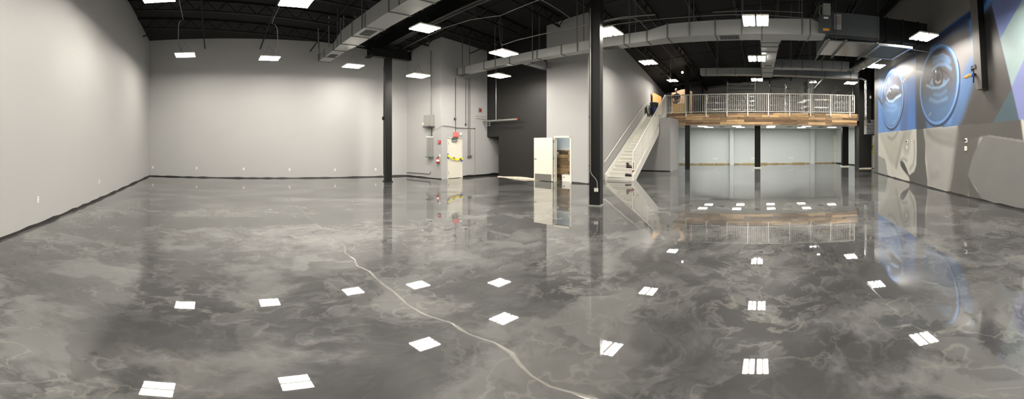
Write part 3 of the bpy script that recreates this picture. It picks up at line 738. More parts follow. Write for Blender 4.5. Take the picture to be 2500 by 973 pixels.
# things on the steps
def shoe(u, v, z, m, label, high, sc_=1.):
    base = SP(u, v, z); t = thing('boot' if high else 'shoe', tuple(base), label, 'boot' if high else 'shoe', 'footwear left on the stairs')
    ax = sn
    def P(a, bb, c): return base + ax*a*sc_ + sdir*bb*sc_ + Vector((0, 0, c*sc_))
    def loft(secs):
        vs = []; fs = []; n = 10
        for a, w, z0, z1 in secs:
            for j in range(n): an = 2*PI*j/n; vs.append(P(a, w*math.cos(an), (z0+z1)/2+(z1-z0)/2*math.sin(an)))
        for i in range(len(secs)-1):
            for j in range(n): fs.append((i*n+j, i*n+(j+1)%n, (i+1)*n+(j+1)%n, (i+1)*n+j))
        fs += [tuple(range(n-1,-1,-1)), tuple(range((len(secs)-1)*n, len(secs)*n))]
        return MB().add(vs, fs)
    h = .17 if high else .1
    loft([(-.14,.02,.03,.08),(-.13,.04,.02,h),(-.08,.045,.015,h+.01),(-.03,.045,.015,h*.9),(.03,.048,.015,.09),(.09,.05,.015,.065),(.14,.035,.02,.05),(.16,.012,.022,.035)]).build('upper', m, t, True)
    loft([(-.15,.02,.0,.022),(-.12,.042,0,.026),(0,.04,.0,.022),(.1,.052,0,.022),(.17,.015,.004,.02)]).build('sole', M['ink'], t)
    b = MB()
    for k in range(3): a = -.01+.028*k; b.tube([P(a,-.03,h*.85-.02*k), P(a,0,h*.95-.02*k), P(a,.03,h*.85-.02*k)], .004*sc_, 5)
    b.build('laces', M['greybox'] if high else M['ink'], t)
    if high:
        n = 10; vs = []; 
        MB().tube([P(-.09,0,.1), P(-.095,0,.16), P(-.1,0,.215)], [.05*sc_,.05*sc_,.055*sc_], 10).build('shaft', m, t, True)
shoe(tread*2+.16, .93, rise*3, M['boot'], 'brown grey ankle boot on the third step of the white stairs', True, 1.25)
shoe(tread*0+.16, 1.10, rise*1, M['shoe'], 'low black shoe on the lowest step of the white stairs', False, 1.25)
base = SP(tread*1+.15, 1.22, rise*2)
t = thing('fire_extinguisher', tuple(base), 'red fire extinguisher standing on the stairs behind the railing post', 'fire extinguisher')
MB().lathe(base, [(.055,0),(.06,.01),(.06,.3),(.045,.36),(.02,.39)], 14).build('cylinder', M['red'], t, True)
MB().lathe(base, [(.022,.39),(.022,.42),(.015,.43)], 10).box(base.x-.02, base.x+.09, base.y-.012, base.y+.012, base.z+.43, base.z+.445).box(base.x-.02, base.x+.08, base.y-.012, base.y+.012, base.z+.46, base.z+.472).build('valve_handle', M['ink'], t)

# ------------------------------------------------------------------ high bay lights
def make_bay(name='high_bay_light'):
    t = thing(name, (0,0,0), '', 'ceiling light')
    W2, L2 = .33, .40
    b = MB()
    for s in (-1, 1): b.box(s*.02, s*W2, -L2, L2, .012, .06)
    b.build('housing', M['whitep'], t, bevel=.004)
    MB().box(-W2*.6, W2*.6, -.1, .1, .06, .12).build('driver_box', M['greybox'], t)
    for s in (-1, 1):
        for a, c in ((.045, .15), (.205, W2-.01)): MB().box(s*a, s*c, -L2+.012, L2-.012, .0, .0115).build('diffuser', M['lamp'], t)
    b = MB()
    for s in (-1, 1): b.tube([(0, s*.3, .06), (0, s*.02, .5), (0, 0, .55)], .004, 5)
    b.build('hanging_cable', M['dkpipe'], t)
    return t
bays = [  # px, py, height, label
 (452,135,5.35,'white high bay light over the corner where the two bare walls meet'),
 (658,143,5.2,'high bay light hanging alone before the middle of the long bare wall'),
 (862,162,5.1,'high bay light between the square duct end and the black column'),
 (1021,186,4.55,'low hanging light in front of the electrical panel wall'),
 (1219,186,4.65,'light before the black wall, below the other of its pair'),
 (1230,131,4.85,'light overlapping the thin grey duct before the black wall'),
 (1037,70,5.5,'large bright light beside the wide left duct near the girder'),
 (722,6,5.45,'large light cut by the top edge of the photo, over the long bare wall'),
 (385,-6,5.45,'light barely seen at the top edge above the corner light'),
 (1484,79,5.06,'bright light just right of the nearest black column'),
 (1583,153,5.45,'light over the foot of the stairs'),
 (1642,197,6.25,'light over the person on the upper level'),
 (1845,52,5.0,'largest central light, in front of the long duct'),
 (1848,144,5.02,'central light beside the branch duct'),
 (1848,195,5.45,'central light seen just above the middle of the mezzanine railing'),
 (2255,91,5.15,'light beside the mural next to the larger painted eye'),
 (2140,162,5.5,'light beside the mural next to the smaller painted eye'),
 (2077,203,5.4,'light in front of the black pier at the railing end'),
]
B0 = make_bay()
for i, (x, y, z, lab) in enumerate(bays):
    p = up(x, y, z); o = B0 if i == 0 else dup(B0)
    o.location = p; tag(o, lab, 'ceiling light', 'high bay lights of the hall')
hid = [(-3.2,-1.2,5.45,'high bay light over the near end of the left bare wall'), (-3.4,2.2,5.45,'high bay light just above the camera, left side'), (-4.9,3.8,5.45,'high bay light short of the near column'),
       (-.1,5.1,5.4,'high bay light ahead of the camera'), (4.7,5.2,5.4,'high bay light before the coloured polygons of the mural'), (1.5,-.9,5.4,'high bay light behind the camera'), (4.6,.3,5.4,'high bay light behind the camera by the mural wall')]
for X, Y, z, lab in hid:
    o = dup(B0); o.location = (X, Y, z); tag(o, lab, 'ceiling light', 'high bay lights of the hall')
def small_bay(x, y, z, lab):
    p = up(x, y, z); t = thing('round_twin_light', p, lab, 'ceiling light', 'small twin lamps over the upper level')
    for s in (-1, 1):
        MB().lathe((p.x+s*.15, p.y, p.z), [(.13,.005),(.13,.08),(.05,.14)], 12).build('lamp_shell', M['greybox'], t)
        MB().lathe((p.x+s*.15, p.y, p.z-.02), [(.05,0),(.11,.012),(.11,.024)], 12).build('lamp_lens', M['lampmezz'], t)
    MB().box(p.x-.15, p.x+.15, p.y-.02, p.y+.02, p.z+.1, p.z+.13).tube([(p.x, p.y, p.z+.12), (p.x, p.y, ceil_z(p.x, p.y)-.03)], .01, 6).build('stem', M['dkpipe'], t)
small_bay(1848, 175, 7.0, 'small twin lamp over the centre of the upper level')
small_bay(2003, 183, 6.9, 'small twin lamp above the diagonal steel pipe')
small_bay(1985, 201, 6.4, 'small twin lamp left of the diagonal steel pipe, lower of the two')
p = Vector((-4.98-.28, 22.65, zat(177, 23.3)))
t = thing('spot_light', p, 'tiny bright spot lamp on the tall column of the upper level', 'spot light')
MB().lathe(p, [(.03,.06),(.07,.03),(.08,0)], 12, 'y').build('lamp_shell', M['greybox'], t)
MB().ball((p.x, p.y-.01, p.z), .07, .03, .07).build('lamp_lens', M['spot'], t)
MB().box(p.x, p.x+.15, p.y+.04, p.y+.08, p.z-.015, p.z+.015).build('bracket', M['dkpipe'], t)

# ------------------------------------------------------------------ ducts
def duct(name, label, secs, axis, parent_mat='galvflat', seams=(), hang=(), vents=()):
    """secs: list of (s, lo, hi, z0, z1) along axis, lo/hi the cross extent."""
    s0 = secs[0]
    loc = ((s0[0], (s0[1]+s0[2])/2, s0[3]) if axis == 'x' else ((s0[1]+s0[2])/2, s0[0], s0[3]))
    t = thing(name, loc, label, 'duct')
    vs = []; fs = []
    for s, lo, hi, z0, z1 in secs:
        for c, z in ((lo,z0),(hi,z0),(hi,z1),(lo,z1)): vs.append((s,c,z) if axis == 'x' else (c,s,z))
    for i in range(len(secs)-1):
        for j in range(4): fs.append((i*4+j, i*4+(j+1)%4, i*4+4+(j+1)%4, i*4+4+j))
    k = len(secs)*4; fs += [(0,1,2,3), (k-1,k-2,k-3,k-4)]
    MB().add(vs, fs).build('duct_body', M[parent_mat], t)
    def at(s):
        for a, c in zip(secs, secs[1:]):
            if min(a[0], c[0]) <= s <= max(a[0], c[0]):
                f = (s-a[0])/(c[0]-a[0]) if c[0] != a[0] else 0
                return [a[i]+(c[i]-a[i])*f for i in range(1, 5)]
        return secs[-1][1:]
    for s in seams:
        lo, hi, z0, z1 = at(s); g = .022; b = MB()
        for (c0, c1, za, zb) in ((lo-g, hi+g, z0-g, z0), (lo-g, hi+g, z1, z1+g), (lo-g, lo, z0, z1), (hi, hi+g, z0, z1)):
            if axis == 'x': b.box(s-.02, s+.02, c0, c1, za, zb)
            else: b.box(c0, c1, s-.02, s+.02, za, zb)
        b.build('seam_flange', M['galvdk'], t)
    for s in hang:
        lo, hi, z0, z1 = at(s)
        for c in (lo-.03, hi+.03):
            X, Y = (s, c) if axis == 'x' else (c, s)
            MB().box(X-.012, X+.012, Y-.012, Y+.012, z0-.02, ceil_z(X, Y)-.02).build('hanger_rod', M['galvdk'], t)
    for s, l, w in vents:
        lo, hi, z0, z1 = at(s); mid = (lo+hi)/2
        b = MB(); f = MB()
        for k in range(7):
            u = s-l/2+l*(k+.5)/7
            if axis == 'x': f.box(u-.006, u+.006, mid-w/2, mid+w/2, z0-.018, z0-.008)
            else: f.box(mid-w/2, mid+w/2, u-.006, u+.006, z0-.018, z0-.008)
        if axis == 'x': b.box(s-l/2, s+l/2, mid-w/2, mid+w/2, z0-.01, z0-.002)
        else: b.box(mid-w/2, mid+w/2, s-l/2, s+l/2, z0-.01, z0-.002)
        g = b.build('vent_grille', M['grill'], t); f.build('vent_slat', M['galvdk'], g)
    return t
duct('air_duct', 'wide grey rectangular duct hanging above the long bare wall', [(-15.6,4.75,5.3,5.6,5.92),(-13.4,4.75,5.3,5.6,5.92),(-12.4,4.7,5.4,5.6,6.15),(-1.5,4.7,5.4,5.6,6.15)], 'x',
     seams=(-15.5,-14.6,-13.4,-12.4,-11.3,-10.2,-8.6,-7.4,-6.2), hang=(-15.3,-12.8,-10.4,-8.0,-5.6), vents=((-14.3,.5,.34),(-10.75,.62,.4)))
DY0, DY1 = 10.4, 11.08
zz = lambda d: 5.08+d
duct('air_duct', 'long thin grey duct crossing from the exit wall toward the air handler', [(-12.75,10.62,11.0,5.0,5.32),(-6.9,10.62,11.0,5.02,5.36),(-3.6,10.5,11.05,5.06,5.42),(-2.9,10.42,11.08,5.09,5.56),(.0,10.4,11.08,5.09,5.6),(1.45,10.4,11.08,5.09,5.62),(1.95,10.5,11.05,5.12,5.5)], 'x',
     seams=(-12.7,-12.2,-10.9,-9.4,-8.0,-6.9,-5.6,-4.4,-3.6,-2.9,-1.4,.0,1.45), hang=(-12.3,-10.2,-8.2,-6.2,-4.2,-2.2,-.6,1.2), vents=((-12.45,.34,.24),(-5.0,.6,.34),(-1.0,.6,.4)))
duct('air_duct', 'branch duct running from the long duct toward the mezzanine beside the central lights', [(11.08,-.05,.62,5.09,5.55),(11.7,-.02,.56,5.09,5.5),(17.7,.0,.52,5.09,5.45)], 'y', seams=(11.4,11.9,12.6,14.2,15.4,16.4,17.6), hang=(12.2,15.0,17.3), vents=((14.9,.2,.3),))
duct('air_duct', 'dark grey duct crossing behind the branch duct toward the round pipe', [(.55,15.4,15.9,5.12,5.5),(3.95,15.4,15.9,5.12,5.5)], 'x', 'galv', seams=(.9,1.8,2.7,3.6), hang=(1.3,3.2))
duct('air_duct', 'far duct crossing just in front of the upper level', [(-3.3,18.4,18.9,5.45,5.8),(5.2,18.4,18.9,5.3,5.7)], 'x', 'galv', seams=(-3.,-1.4,.2,1.8,3.4,4.8), hang=(-2.4,2.6))
duct('air_duct', 'short slanting duct reaching back from the thin duct by the black wall', [(11.0,-9.1,-8.75,5.02,5.3),(12.55,-9.1,-8.75,5.02,5.3)], 'y', seams=(11.3,12.3))

# air handler
t = thing('air_handler', (2.8, 11.4, 5.0), 'long dark grey air handling unit hung at the end of the duct', 'air handler')
MB().box(1.98, 3.66, 10.42, 12.6, 5.12, 5.92).build('cabinet', M['unit'], t, bevel=.01)
MB().box(2.0, 3.64, 10.40, 10.44, 5.06, 5.13).build('black_band', M['ink'], t)  # black band between the cabinet front and the silver underside
MB().box(1.98, 3.70, 10.75, 12.6, 5.02, 5.07).build('bottom_pan', M['shiny'], t)
for x in (2.05, 2.6, 3.62): MB().box(x-.03, x+.03, 10.5, 12.85, 4.97, 5.02).build('support_channel', M['galvdk'], t)
MB().box(1.72, 2.08, 10.25, 10.6, 5.18, 5.72).build('control_box', M['unit'], t, bevel=.01)
MB().box(1.82, 2.0, 10.235, 10.249, 5.2, 5.27).build('warning_sticker', M['orange'], t)
MB().box(1.84, 1.98, 10.235, 10.249, 5.6, 5.66).build('rating_label', M['whitep'], t)
MB().box(2.2, 2.42, 10.405, 10.419, 5.32, 5.85).build('instruction_sheet', M['binlid'], t)
b = MB()
for k in range(6): b.box(2.22, 2.40, 10.400, 10.404, 5.5+.05*k, 5.512+.05*k)
b.build('printed_lines', M['dkred'], t)
MB().box(1.84, 2.06, 10.3, 10.5, 5.74, 6.16).build('relay_box', M['greybox'], t)
MB().tube([(1.84,10.35,6.1),(1.74,10.33,6.05),(1.72,10.33,5.85),(1.76,10.33,5.7)], .016, 6).build('flex_conduit', M['pipe'], t)
for x in (2.25, 3.6):
    for y in (10.38, 12.64): MB().box(x-.008, x+.008, y-.008, y+.008, 4.98, ceil_z(x, y)).build('hanger_rod', M['dkpipe'], t)
t = thing('filter_frame', (4.2, 11.6, 5.0), 'open galvanised frame between the air handler and the mural wall', 'frame')
for (x0, x1, y0, y1) in ((3.72,4.95,10.72,10.82),(3.72,4.95,12.45,12.55),(3.72,3.84,10.82,12.45),(4.85,4.95,10.82,12.45)):
    MB().box(x0, x1, y0, y1, 5.0, 5.07).build('frame_channel', M['shiny'], t)
MB().box(3.84, 4.85, 10.82, 12.45, 5.05, 5.08).build('filter_panel', M['galvdk'], t)
MB().tube([(4.95,11.0,5.05),(5.75,11.0,5.02)], .02, 6).build('tie_bar', M['dkpipe'], t)
t = thing('return_duct', (4.7, 11.8, 5.3), 'black painted return duct against the upper mural wall', 'duct')
MB().box(3.75, 5.75, 11.2, 12.5, 5.35, 6.2).build('duct_body', M['blacksteel'], t)
for x in (4.2, 4.8, 5.4): MB().box(x-.02, x+.02, 11.17, 12.53, 5.32, 6.23).build('seam_flange', M['roof'], t)
# large round pipe and galvanised riser
P0 = Vector((4.92, 13.2, 5.50)); P1 = Vector((4.92, 20.0, 5.82))
t = thing('round_duct', P0, 'thick round tin duct running beside the mural lights toward the pier', 'duct')
MB().tube([P0, P1], .2, 20).build('pipe_body', M['galv'], t, True)
for k in range(7): q = P0.lerp(P1, .04+.92*k/6); MB().tube([q-Vector((0,.02,0)), q+Vector((0,.02,0))], .215, 20).build('pipe_collar', M['shiny'], t)
rx = 21.3*math.sin(az(2114.5)); ryy = 21.3*math.cos(az(2114.5))
t = thing('riser_duct', (rx, ryy, 3.1), 'slim shiny tin pipe dropping down the front of the black pier', 'duct')
ztp = 5.72
MB().tube([(4.95,20.1,5.8),(5.3,20.3,ztp+.02),(rx-.35,ryy-.05,ztp),(rx-.1,ryy,ztp-.03),(rx,ryy,ztp-.14),(rx,ryy,3.35)], .105, 14).build('pipe_body', M['shiny'], t, True)
for z in (5.4,4.9,4.4,3.9,3.45): MB().lathe((rx,ryy,z), [(.115,-.015),(.115,.015)], 14).build('pipe_collar', M['galvdk'], t)
MB().tube([(rx,ryy,3.36),(rx+.02,ryy+.02,3.22),(rx+.12,ryy+.1,3.12),(rx+.3,ryy+.25,3.06)], .11, 14).build('elbow', M['shiny'], t, True)
bx = 21.9*math.sin(az(2119)); bx2 = 21.9*math.sin(az(2136)); 
t = thing('tin_plenum_box', (bx, 21.5, 2.3), 'square tin box under the riser pipe beside the mural edge', 'duct box')
MB().box(bx, bx2+.15, 21.2, 21.75, zat(327,21.9), zat(291,21.9)).build('box_body', M['galv'], t, bevel=.01)
b = MB()
for k in range(4): z = zat(327,21.9)+.12+.22*k; b.box(bx-.01, bx2+.16, 21.185, 21.2, z, z+.02)
b.build('seam_flange', M['galvdk'], t)
# door beyond the mural in the alcove
t = thing('door_3', (7.55, 22.68, 0), 'narrow view of a pale door with yellow tape past the mural edge', 'door', kind='structure')
MB().box(7.36, 8.2, 22.64, 22.69, .02, 2.2).build('door_leaf', M['cream'], t)
b = MB().box(7.31, 7.36, 22.62, 22.7, 0, 2.25).box(8.2, 8.25, 22.62, 22.7, 0, 2.25).box(7.31, 8.25, 22.62, 22.7, 2.2, 2.26); b.build('door_frame', M['white'], t)
t = thing('caution_tape', (7.5, 22.6, 1.1), 'crumpled yellow tape across the door past the mural edge', 'tape')
b = MB(); 
for k in range(6): z = 1.0+.12*k; b.bar((7.33+.03*(k%2), 22.61, z), (7.62, 22.61, z+.1*(-1)**k), .006, .05)
b.build('tape_strip', M['yellow'], t); MB().box(7.37, 7.42, 22.598, 22.604, 1.4, 1.5).build('printed_mark', M['ink'], t)

# conduits and sprinkler pipes under the roof
def conduit(name, pts, r, m, label, cat='pipe', group=None):
    return tag(MB().tube(pts, r, 6).build(name, M[m], None, True), label, cat, group)
conduit('conduit', [up(985,118,6.15), up(1030,95,6.15), up(1085,68,6.15), up(1150,48,6.15), up(1222,38,6.15), up(1245,28,6.2), up(1320,-2,6.2)], .016, 'pipe', 'thin pale conduit arching from the girder over the black wall')
conduit('conduit', [up(1222,38,6.15), up(1219,60,5.95), up(1222,104,5.3), up(1228,122,5.25)], .01, 'dkpipe', 'thin drop cable feeding the light at the thin duct', 'cable')
conduit('sprinkler_pipe', [up(1226,110,5.75), up(1262,98,5.8), up(1330,82,5.9), up(1432,60,6.0), up(1520,42,6.1), up(1600,36,6.1)], .022, 'pipe', 'grey pipe running above the long thin duct past the near column')
conduit('conduit', [up(1318,-2,6.6), up(1340,10,6.6), up(1370,28,6.5), up(1402,52,6.3)], .016, 'pipe', 'short pale conduit slanting down above the restroom wall')
conduit('conduit', [up(1457,58,6.1), up(1510,47,6.15), up(1545,43,6.15), up(1562,52,6.0), up(1580,71,5.7)], .016, 'pipe', 'pale conduit bending down right of the near column')
conduit('conduit', [up(1462,66,6.0), up(1560,52,6.1), up(1700,40,6.2), up(1780,36,6.2), up(1860,37,6.2), up(1940,42,6.2), up(2010,49,6.2)], .014, 'pipe', 'long pale conduit running over the wide duct to the air handler')
conduit('conduit', [up(1740,30,6.6), up(1860,26,6.6), up(1960,31,6.5)], .014, 'pipe', 'pale conduit nearest the roof over the largest central light')
conduit('conduit', [up(1608,102,6.2), up(1640,136,5.9), up(1652,150,6.2)], .02, 'dkpipe', 'grey conduit slanting from the long duct toward the upper level')
conduit('conduit', [up(1638,136,6.3), up(1637,187,6.3)], .012, 'dkpipe', 'straight drop wire over the light above the person', 'cable')
conduit('conduit', [up(2064,45,6.4), up(2080,10,7.3), up(2085,0,7.5)], .02, 'pipe', 'pale conduit rising from the air handler to the roof')
conduit('drain_pipe', [up(2008,121,5.4), up(1998,135,5.5), up(1988,150,5.6), up(1992,152,5.6)], .03, 'galv', 'bent grey pipe under the air handler, nearer the branch duct')
conduit('drain_pipe', [up(2022,125,5.5), up(2004,145,5.6), up(1994,152,5.7)], .02, 'rust', 'brownish pipe beside the bent grey pipe under the air handler')
conduit('brace_pipe', [Vector((4.0,23.6,6.3)), onY(2012,190,25.0), onY(1990,215,26.5)], .09, 'galv', 'thick diagonal steel pipe over the upper level')
# sprinkler heads along the bare wall side: short vertical pipes
for i, (x, ya, yb_, r) in enumerate(((777,70,140,.022),(803,41,150,.025),(831,45,150,.02),(839,4,150,.022),(868,12,140,.025))):
    D = 14.2; p1 = e(x, max(ya, 2), D); p1.z = min(p1.z, ceil_z(p1.x, p1.y)-.06); p0_ = Vector((p1.x, p1.y, 5.9))
    lab = ['shortest upright pipe above the left end of the wide duct','second upright pipe behind the wide duct','thin short upright pipe in the middle of the row behind the duct','tall thin upright pipe reaching the roof behind the duct','thick upright pipe nearest the girder behind the duct'][i]
    t = thing('upright_pipe', p0_, lab, 'pipe', 'upright pipes behind the wide duct')
    MB().tube([(p0_.x,p0_.y,5.72), p1], r, 8).build('pipe_body', M['pipe'], t, True); MB().lathe(p1, [(r*1.5,-.05),(r*1.5,.0),(r,.02)], 8).build('pipe_cap', M['pipe'], t)
# cable to the corner light and rods
conduit('cable', [up(437,0,6.9), up(446,42,6.5), up(448,47,6.45), up(439,52,6.3), up(436,60,6.2), up(435,105,5.8), up(445,128,5.55)], .014, 'pipe', 'pale cable dropping in a hook to the corner light', 'cable')
conduit('cable', [up(690,0,6.9), up(668,45,6.3), up(664,58,6.2), up(672,60,6.1), up(677,70,6.0), up(679,108,5.7), up(668,135,5.5)], .014, 'pipe', 'pale cable dropping to the light before the long bare wall', 'cable')
conduit('cable', [up(1020,14,6.4), up(1019,35,6.2), up(1028,52,5.9), up(1036,62,5.6)], .012, 'dkpipe', 'short cable above the large light by the girder', 'cable')
conduit('cable', [up(1849,0,7.0), up(1847,25,6.1), up(1846,40,5.6)], .012, 'dkpipe', 'cable above the largest central light', 'cable')
conduit('cable', [up(1474,0,7.0), up(1474,30,6.2), up(1474,60,5.7)], .012, 'dkpipe', 'cable above the light right of the near column', 'cable')
conduit('cable', [up(1848,100,6.6), up(1848,135,5.7)], .012, 'dkpipe', 'cable above the light beside the branch duct', 'cable')
conduit('cable', [up(1578,110,6.4), up(1578,128,6.0), up(1581,146,5.6)], .012, 'dkpipe', 'cable above the light at the foot of the stairs', 'cable')
conduit('cable', [up(2145,130,6.2), up(2144,155,5.6)], .012, 'dkpipe', 'cable above the light by the smaller painted eye', 'cable')
conduit('steel_angle', [up(349,89,6.9), up(374,81,7.15)], .035, 'blacksteel', 'black steel stub sticking out of the bare corner', 'steel bar')

# horizontal pipe on the black wall
yp = BLK_Y-.35
pa = onY(1181, 296, yp); pb = onY(1264, 291, yp); pa.x = max(pa.x, C3[0]+.05)
t = thing('wall_pipe', pa, 'grey horizontal pipe with a copper end before the black wall', 'pipe')
MB().tube([pa, pb], .05, 10).build('pipe_body', M['pipe'], t, True)
q = pa.lerp(pb, .48); MB().tube([q-Vector((.05,0,0)), q+Vector((.05,0,0))], .07, 10).build('coupling', M['steel'], t, True)
MB().tube([pb-Vector((.05,0,0)), pb+Vector((.03,0,0))], .066, 10).build('copper_end', M['copper'], t, True)
qr = onY(1211, 292, yp); MB().tube([qr, (qr.x, qr.y, ceil_z(qr.x, qr.y))], .018, 6).build('hanger_rod', M['pipe'], t)
b = MB()
for dz in (.0, -.12): b.bar((pa.x-.02, yp+.1, pa.z+dz-.1), (pa.x+.35, yp+.1, pa.z+dz-.1), .02, .025)
b.box(pa.x+.33, pa.x+.36, yp+.08, yp+.12, pa.z-.24, pa.z-.05); b.build('bracket', M['greybox'], t)
b = MB()
for dz in (.12, .24): b.bar((pa.x-.0, yp-.55, pa.z+dz), (pa.x+.1, yp+.1, pa.z+dz-.02), .015, .015)
b.build('stub_rod', M['dkpipe'], t)

# ------------------------------------------------------------------ electrical wall things
def on_ew(x, y, out=0.):
    p = onL(x, y, C2, C3); d = Vector((C3[0]-C2[0], C3[1]-C2[1], 0)).normalized(); n = Vector((d.y, -d.x, 0)); return p + n*out, d, n
def ewbox(x0, x1, y0, y1, dep, name, m, parent=None, o0=0.003, fn=None):
    fn = fn or on_ew
    a, d, n = fn((x0), (y0+y1)/2); c, _, _ = fn(x1, (y0+y1)/2)
    zt = fn((x0+x1)/2, y0)[0].z; zb = fn((x0+x1)/2, y1)[0].z
    pts = [Vector((a.x, a.y, zb))+n*o0, Vector((c.x, c.y, zb))+n*o0, Vector((c.x, c.y, zt))+n*o0, Vector((a.x, a.y, zt))+n*o0]
    return MB().extr(pts, n*dep).build(name, M[m], parent)
def emptyat(fn, x, y, *a, **k): return thing(a[0], fn(x, y)[0], *a[1:], **k)
t = emptyat(on_ew, 1052, 310, 'breaker_panel', 'upper grey electrical breaker cabinet with a side lever', 'electrical panel')
ewbox(1042, 1061, 281, 309, .22, 'cabinet', 'greybox', t); ewbox(1043, 1060, 282.5, 307.5, .012, 'cabinet_door', 'greybox', t, .225)
ewbox(1036, 1042, 299.5, 304.5, .08, 'lever', 'cream', t, .08); ewbox(1041.5, 1061.5, 308.2, 310.5, .26, 'bottom_lip', 'dkpipe', t)
t = emptyat(on_ew, 1052, 383, 'meter_trunking', 'tall narrow grey metal box below the breaker cabinet', 'electrical box')
ewbox(1047.5, 1058.5, 335, 382, .16, 'cabinet', 'greybox', t); ewbox(1045.5, 1059, 381.5, 384, .2, 'bottom_lip', 'galvdk', t); ewbox(1049, 1055, 314, 334, .08, 'neck_box', 'greybox', t); ewbox(1047, 1058, 333, 335.2, .18, 'top_lip', 'whitep', t)
a, d, n = on_ew(1053.5, 280, .06)
tag(MB().tube([a, Vector((a.x, a.y, 6.3))], .03, 8).build('conduit', M['pipe']), 'straight conduit rising above the breaker cabinet to the roof', 'pipe')
a, _, n = on_ew(1055, 311, .05); c = on_ew(1055, 334, .05)[0]
tag(MB().tube([a, c], .03, 8).build('conduit', M['dkpipe']), 'short conduit between the breaker cabinet and the narrow box', 'pipe')
pts = [on_ew(x, y, .03)[0] for x, y in ((994,420.0),(1020,422.0),(1045,424.3),(1050,424),(1052,421.5),(1052,418))]
tag(MB().tube(pts, .014, 6).build('conduit', M['dkpipe'], None, True), 'low conduit running just above the floor beside the electrical boxes', 'pipe')
t = emptyat(on_ew, 1074, 352, 'fire_alarm', 'red fire alarm box on the wall above the extinguisher', 'fire alarm')
ewbox(1071, 1076.5, 342.5, 350, .06, 'alarm_body', 'red', t); ewbox(1073, 1074.6, 344.5, 348.5, .01, 'pull_handle', 'whitep', t, .065)
t = emptyat(on_ew, 1073, 399, 'fire_extinguisher', 'red fire extinguisher hung on the wall by the exit door corner', 'fire extinguisher')
a, d, n = on_ew(1072.7, 398.5, .11); hgt = on_ew(1072.7, 385, .11)[0].z - a.z
MB().lathe(a, [(.06,0),(.07,.02),(.07,hgt*.75),(.05,hgt*.92),(.02,hgt)], 14).build('cylinder', M['red'], t, True)
MB().lathe((a.x,a.y,a.z+hgt*.38), [(.0715,0),(.0715,hgt*.34)], 14).build('instruction_label', M['whitep'], t)
MB().lathe((a.x,a.y,a.z+hgt), [(.02,0),(.025,.04)], 8).box(a.x-.02, a.x+.1, a.y-.012, a.y+.012, a.z+hgt+.04, a.z+hgt+.06).build('valve_handle', M['ink'], t)
MB().tube([(a.x-.03,a.y,a.z+hgt),(a.x-.1,a.y,a.z+hgt-.03),(a.x-.11,a.y,a.z+hgt-.2)], .012, 6).build('hose', M['ink'], t)
t = emptyat(on_ew, 1074, 382, 'wall_sign', 'small white notice above the wall extinguisher', 'sign'); ewbox(1072.8, 1075.5, 376, 382, .008, 'card', 'whitep', t)

# exit wall things (face +X)
def on_xw(x, y, out=0.): p = onX(x, y, C3[0]); return p + Vector((out,0,0)), Vector((0,1,0)), Vector((1,0,0))
Xw = C3[0]
yd0, yd1 = C3[1]+d0, C3[1]+d1
t = thing('door_1', (Xw, (yd0+yd1)/2, 0), 'cream exit door strung with yellow caution tape', 'door', kind='structure')
MB().box(Xw-.09, Xw-.04, yd0+.04, yd1-.04, .02, ztop_exit-.04).build('door_leaf', M['cream'], t)
MB().box(Xw-.16, Xw+.012, yd0, yd0+.04, 0, ztop_exit).box(Xw-.16, Xw+.012, yd1-.04, yd1, 0, ztop_exit).box(Xw-.16, Xw+.012, yd0, yd1, ztop_exit-.04, ztop_exit).build('door_frame', M['cream'], t)
for z in (.3, 1.0, 1.7): MB().box(Xw-.04, Xw+.0, yd0+.045, yd0+.085, z-.05, z+.05).build('hinge', M['greybox'], t)
cl = MB().box(Xw-.04, Xw+.04, yd0+.28, yd0+.62, ztop_exit-.2, ztop_exit-.11).build('door_closer', M['greybox'], t); MB().bar((Xw+.02, yd0+.3, ztop_exit-.09), (Xw+.03, yd0+.5, ztop_exit-.03), .02, .02).build('closer_arm', M['dkpipe'], cl)
MB().box(Xw-.04, Xw+.04, yd1-.2, yd1-.08, .92, .98).lathe((Xw-.02, yd1-.12, .95), [(.03,0),(.03,.03)], 10, 'x').build('door_handle', M['steel'], t)
t = thing('caution_tape', (Xw+.03, yd0, 1.1), 'sagging yellow caution tape across the cream exit door', 'tape')
vs = []; fs = []; n_ = 14
for i in range(n_+1):
    f = i/n_; y = yd0-.02+(yd1-yd0+.03)*f; z = 1.12-.16*f-.14*math.sin(PI*f)*.7+.015*math.sin(f*17); w = .05+.012*math.sin(f*23)
    x = Xw+.035+.012*math.sin(f*20); vs += [(x, y, z-w), (x+.006, y, z), (x-.004, y, z+w)]
for i in range(n_):
    for j in range(2): fs.append((i*3+j, i*3+j+1, i*3+4+j, i*3+3+j))
MB().add(vs, fs).build('tape_strip', M['yellow'], t)
MB().box(Xw+.05, Xw+.055, yd0+.28, yd0+.42, .985, 1.02).build('printed_marks', M['ink'], t)
MB().box(Xw+.015, Xw+.03, yd0-.02, yd0+.05, .98, 1.22).build('blue_tape', M['blue'], t); MB().box(Xw+.015, Xw+.03, yd1-.1, yd1+.0, .82, .93).build('blue_tape', M['blue'], t)
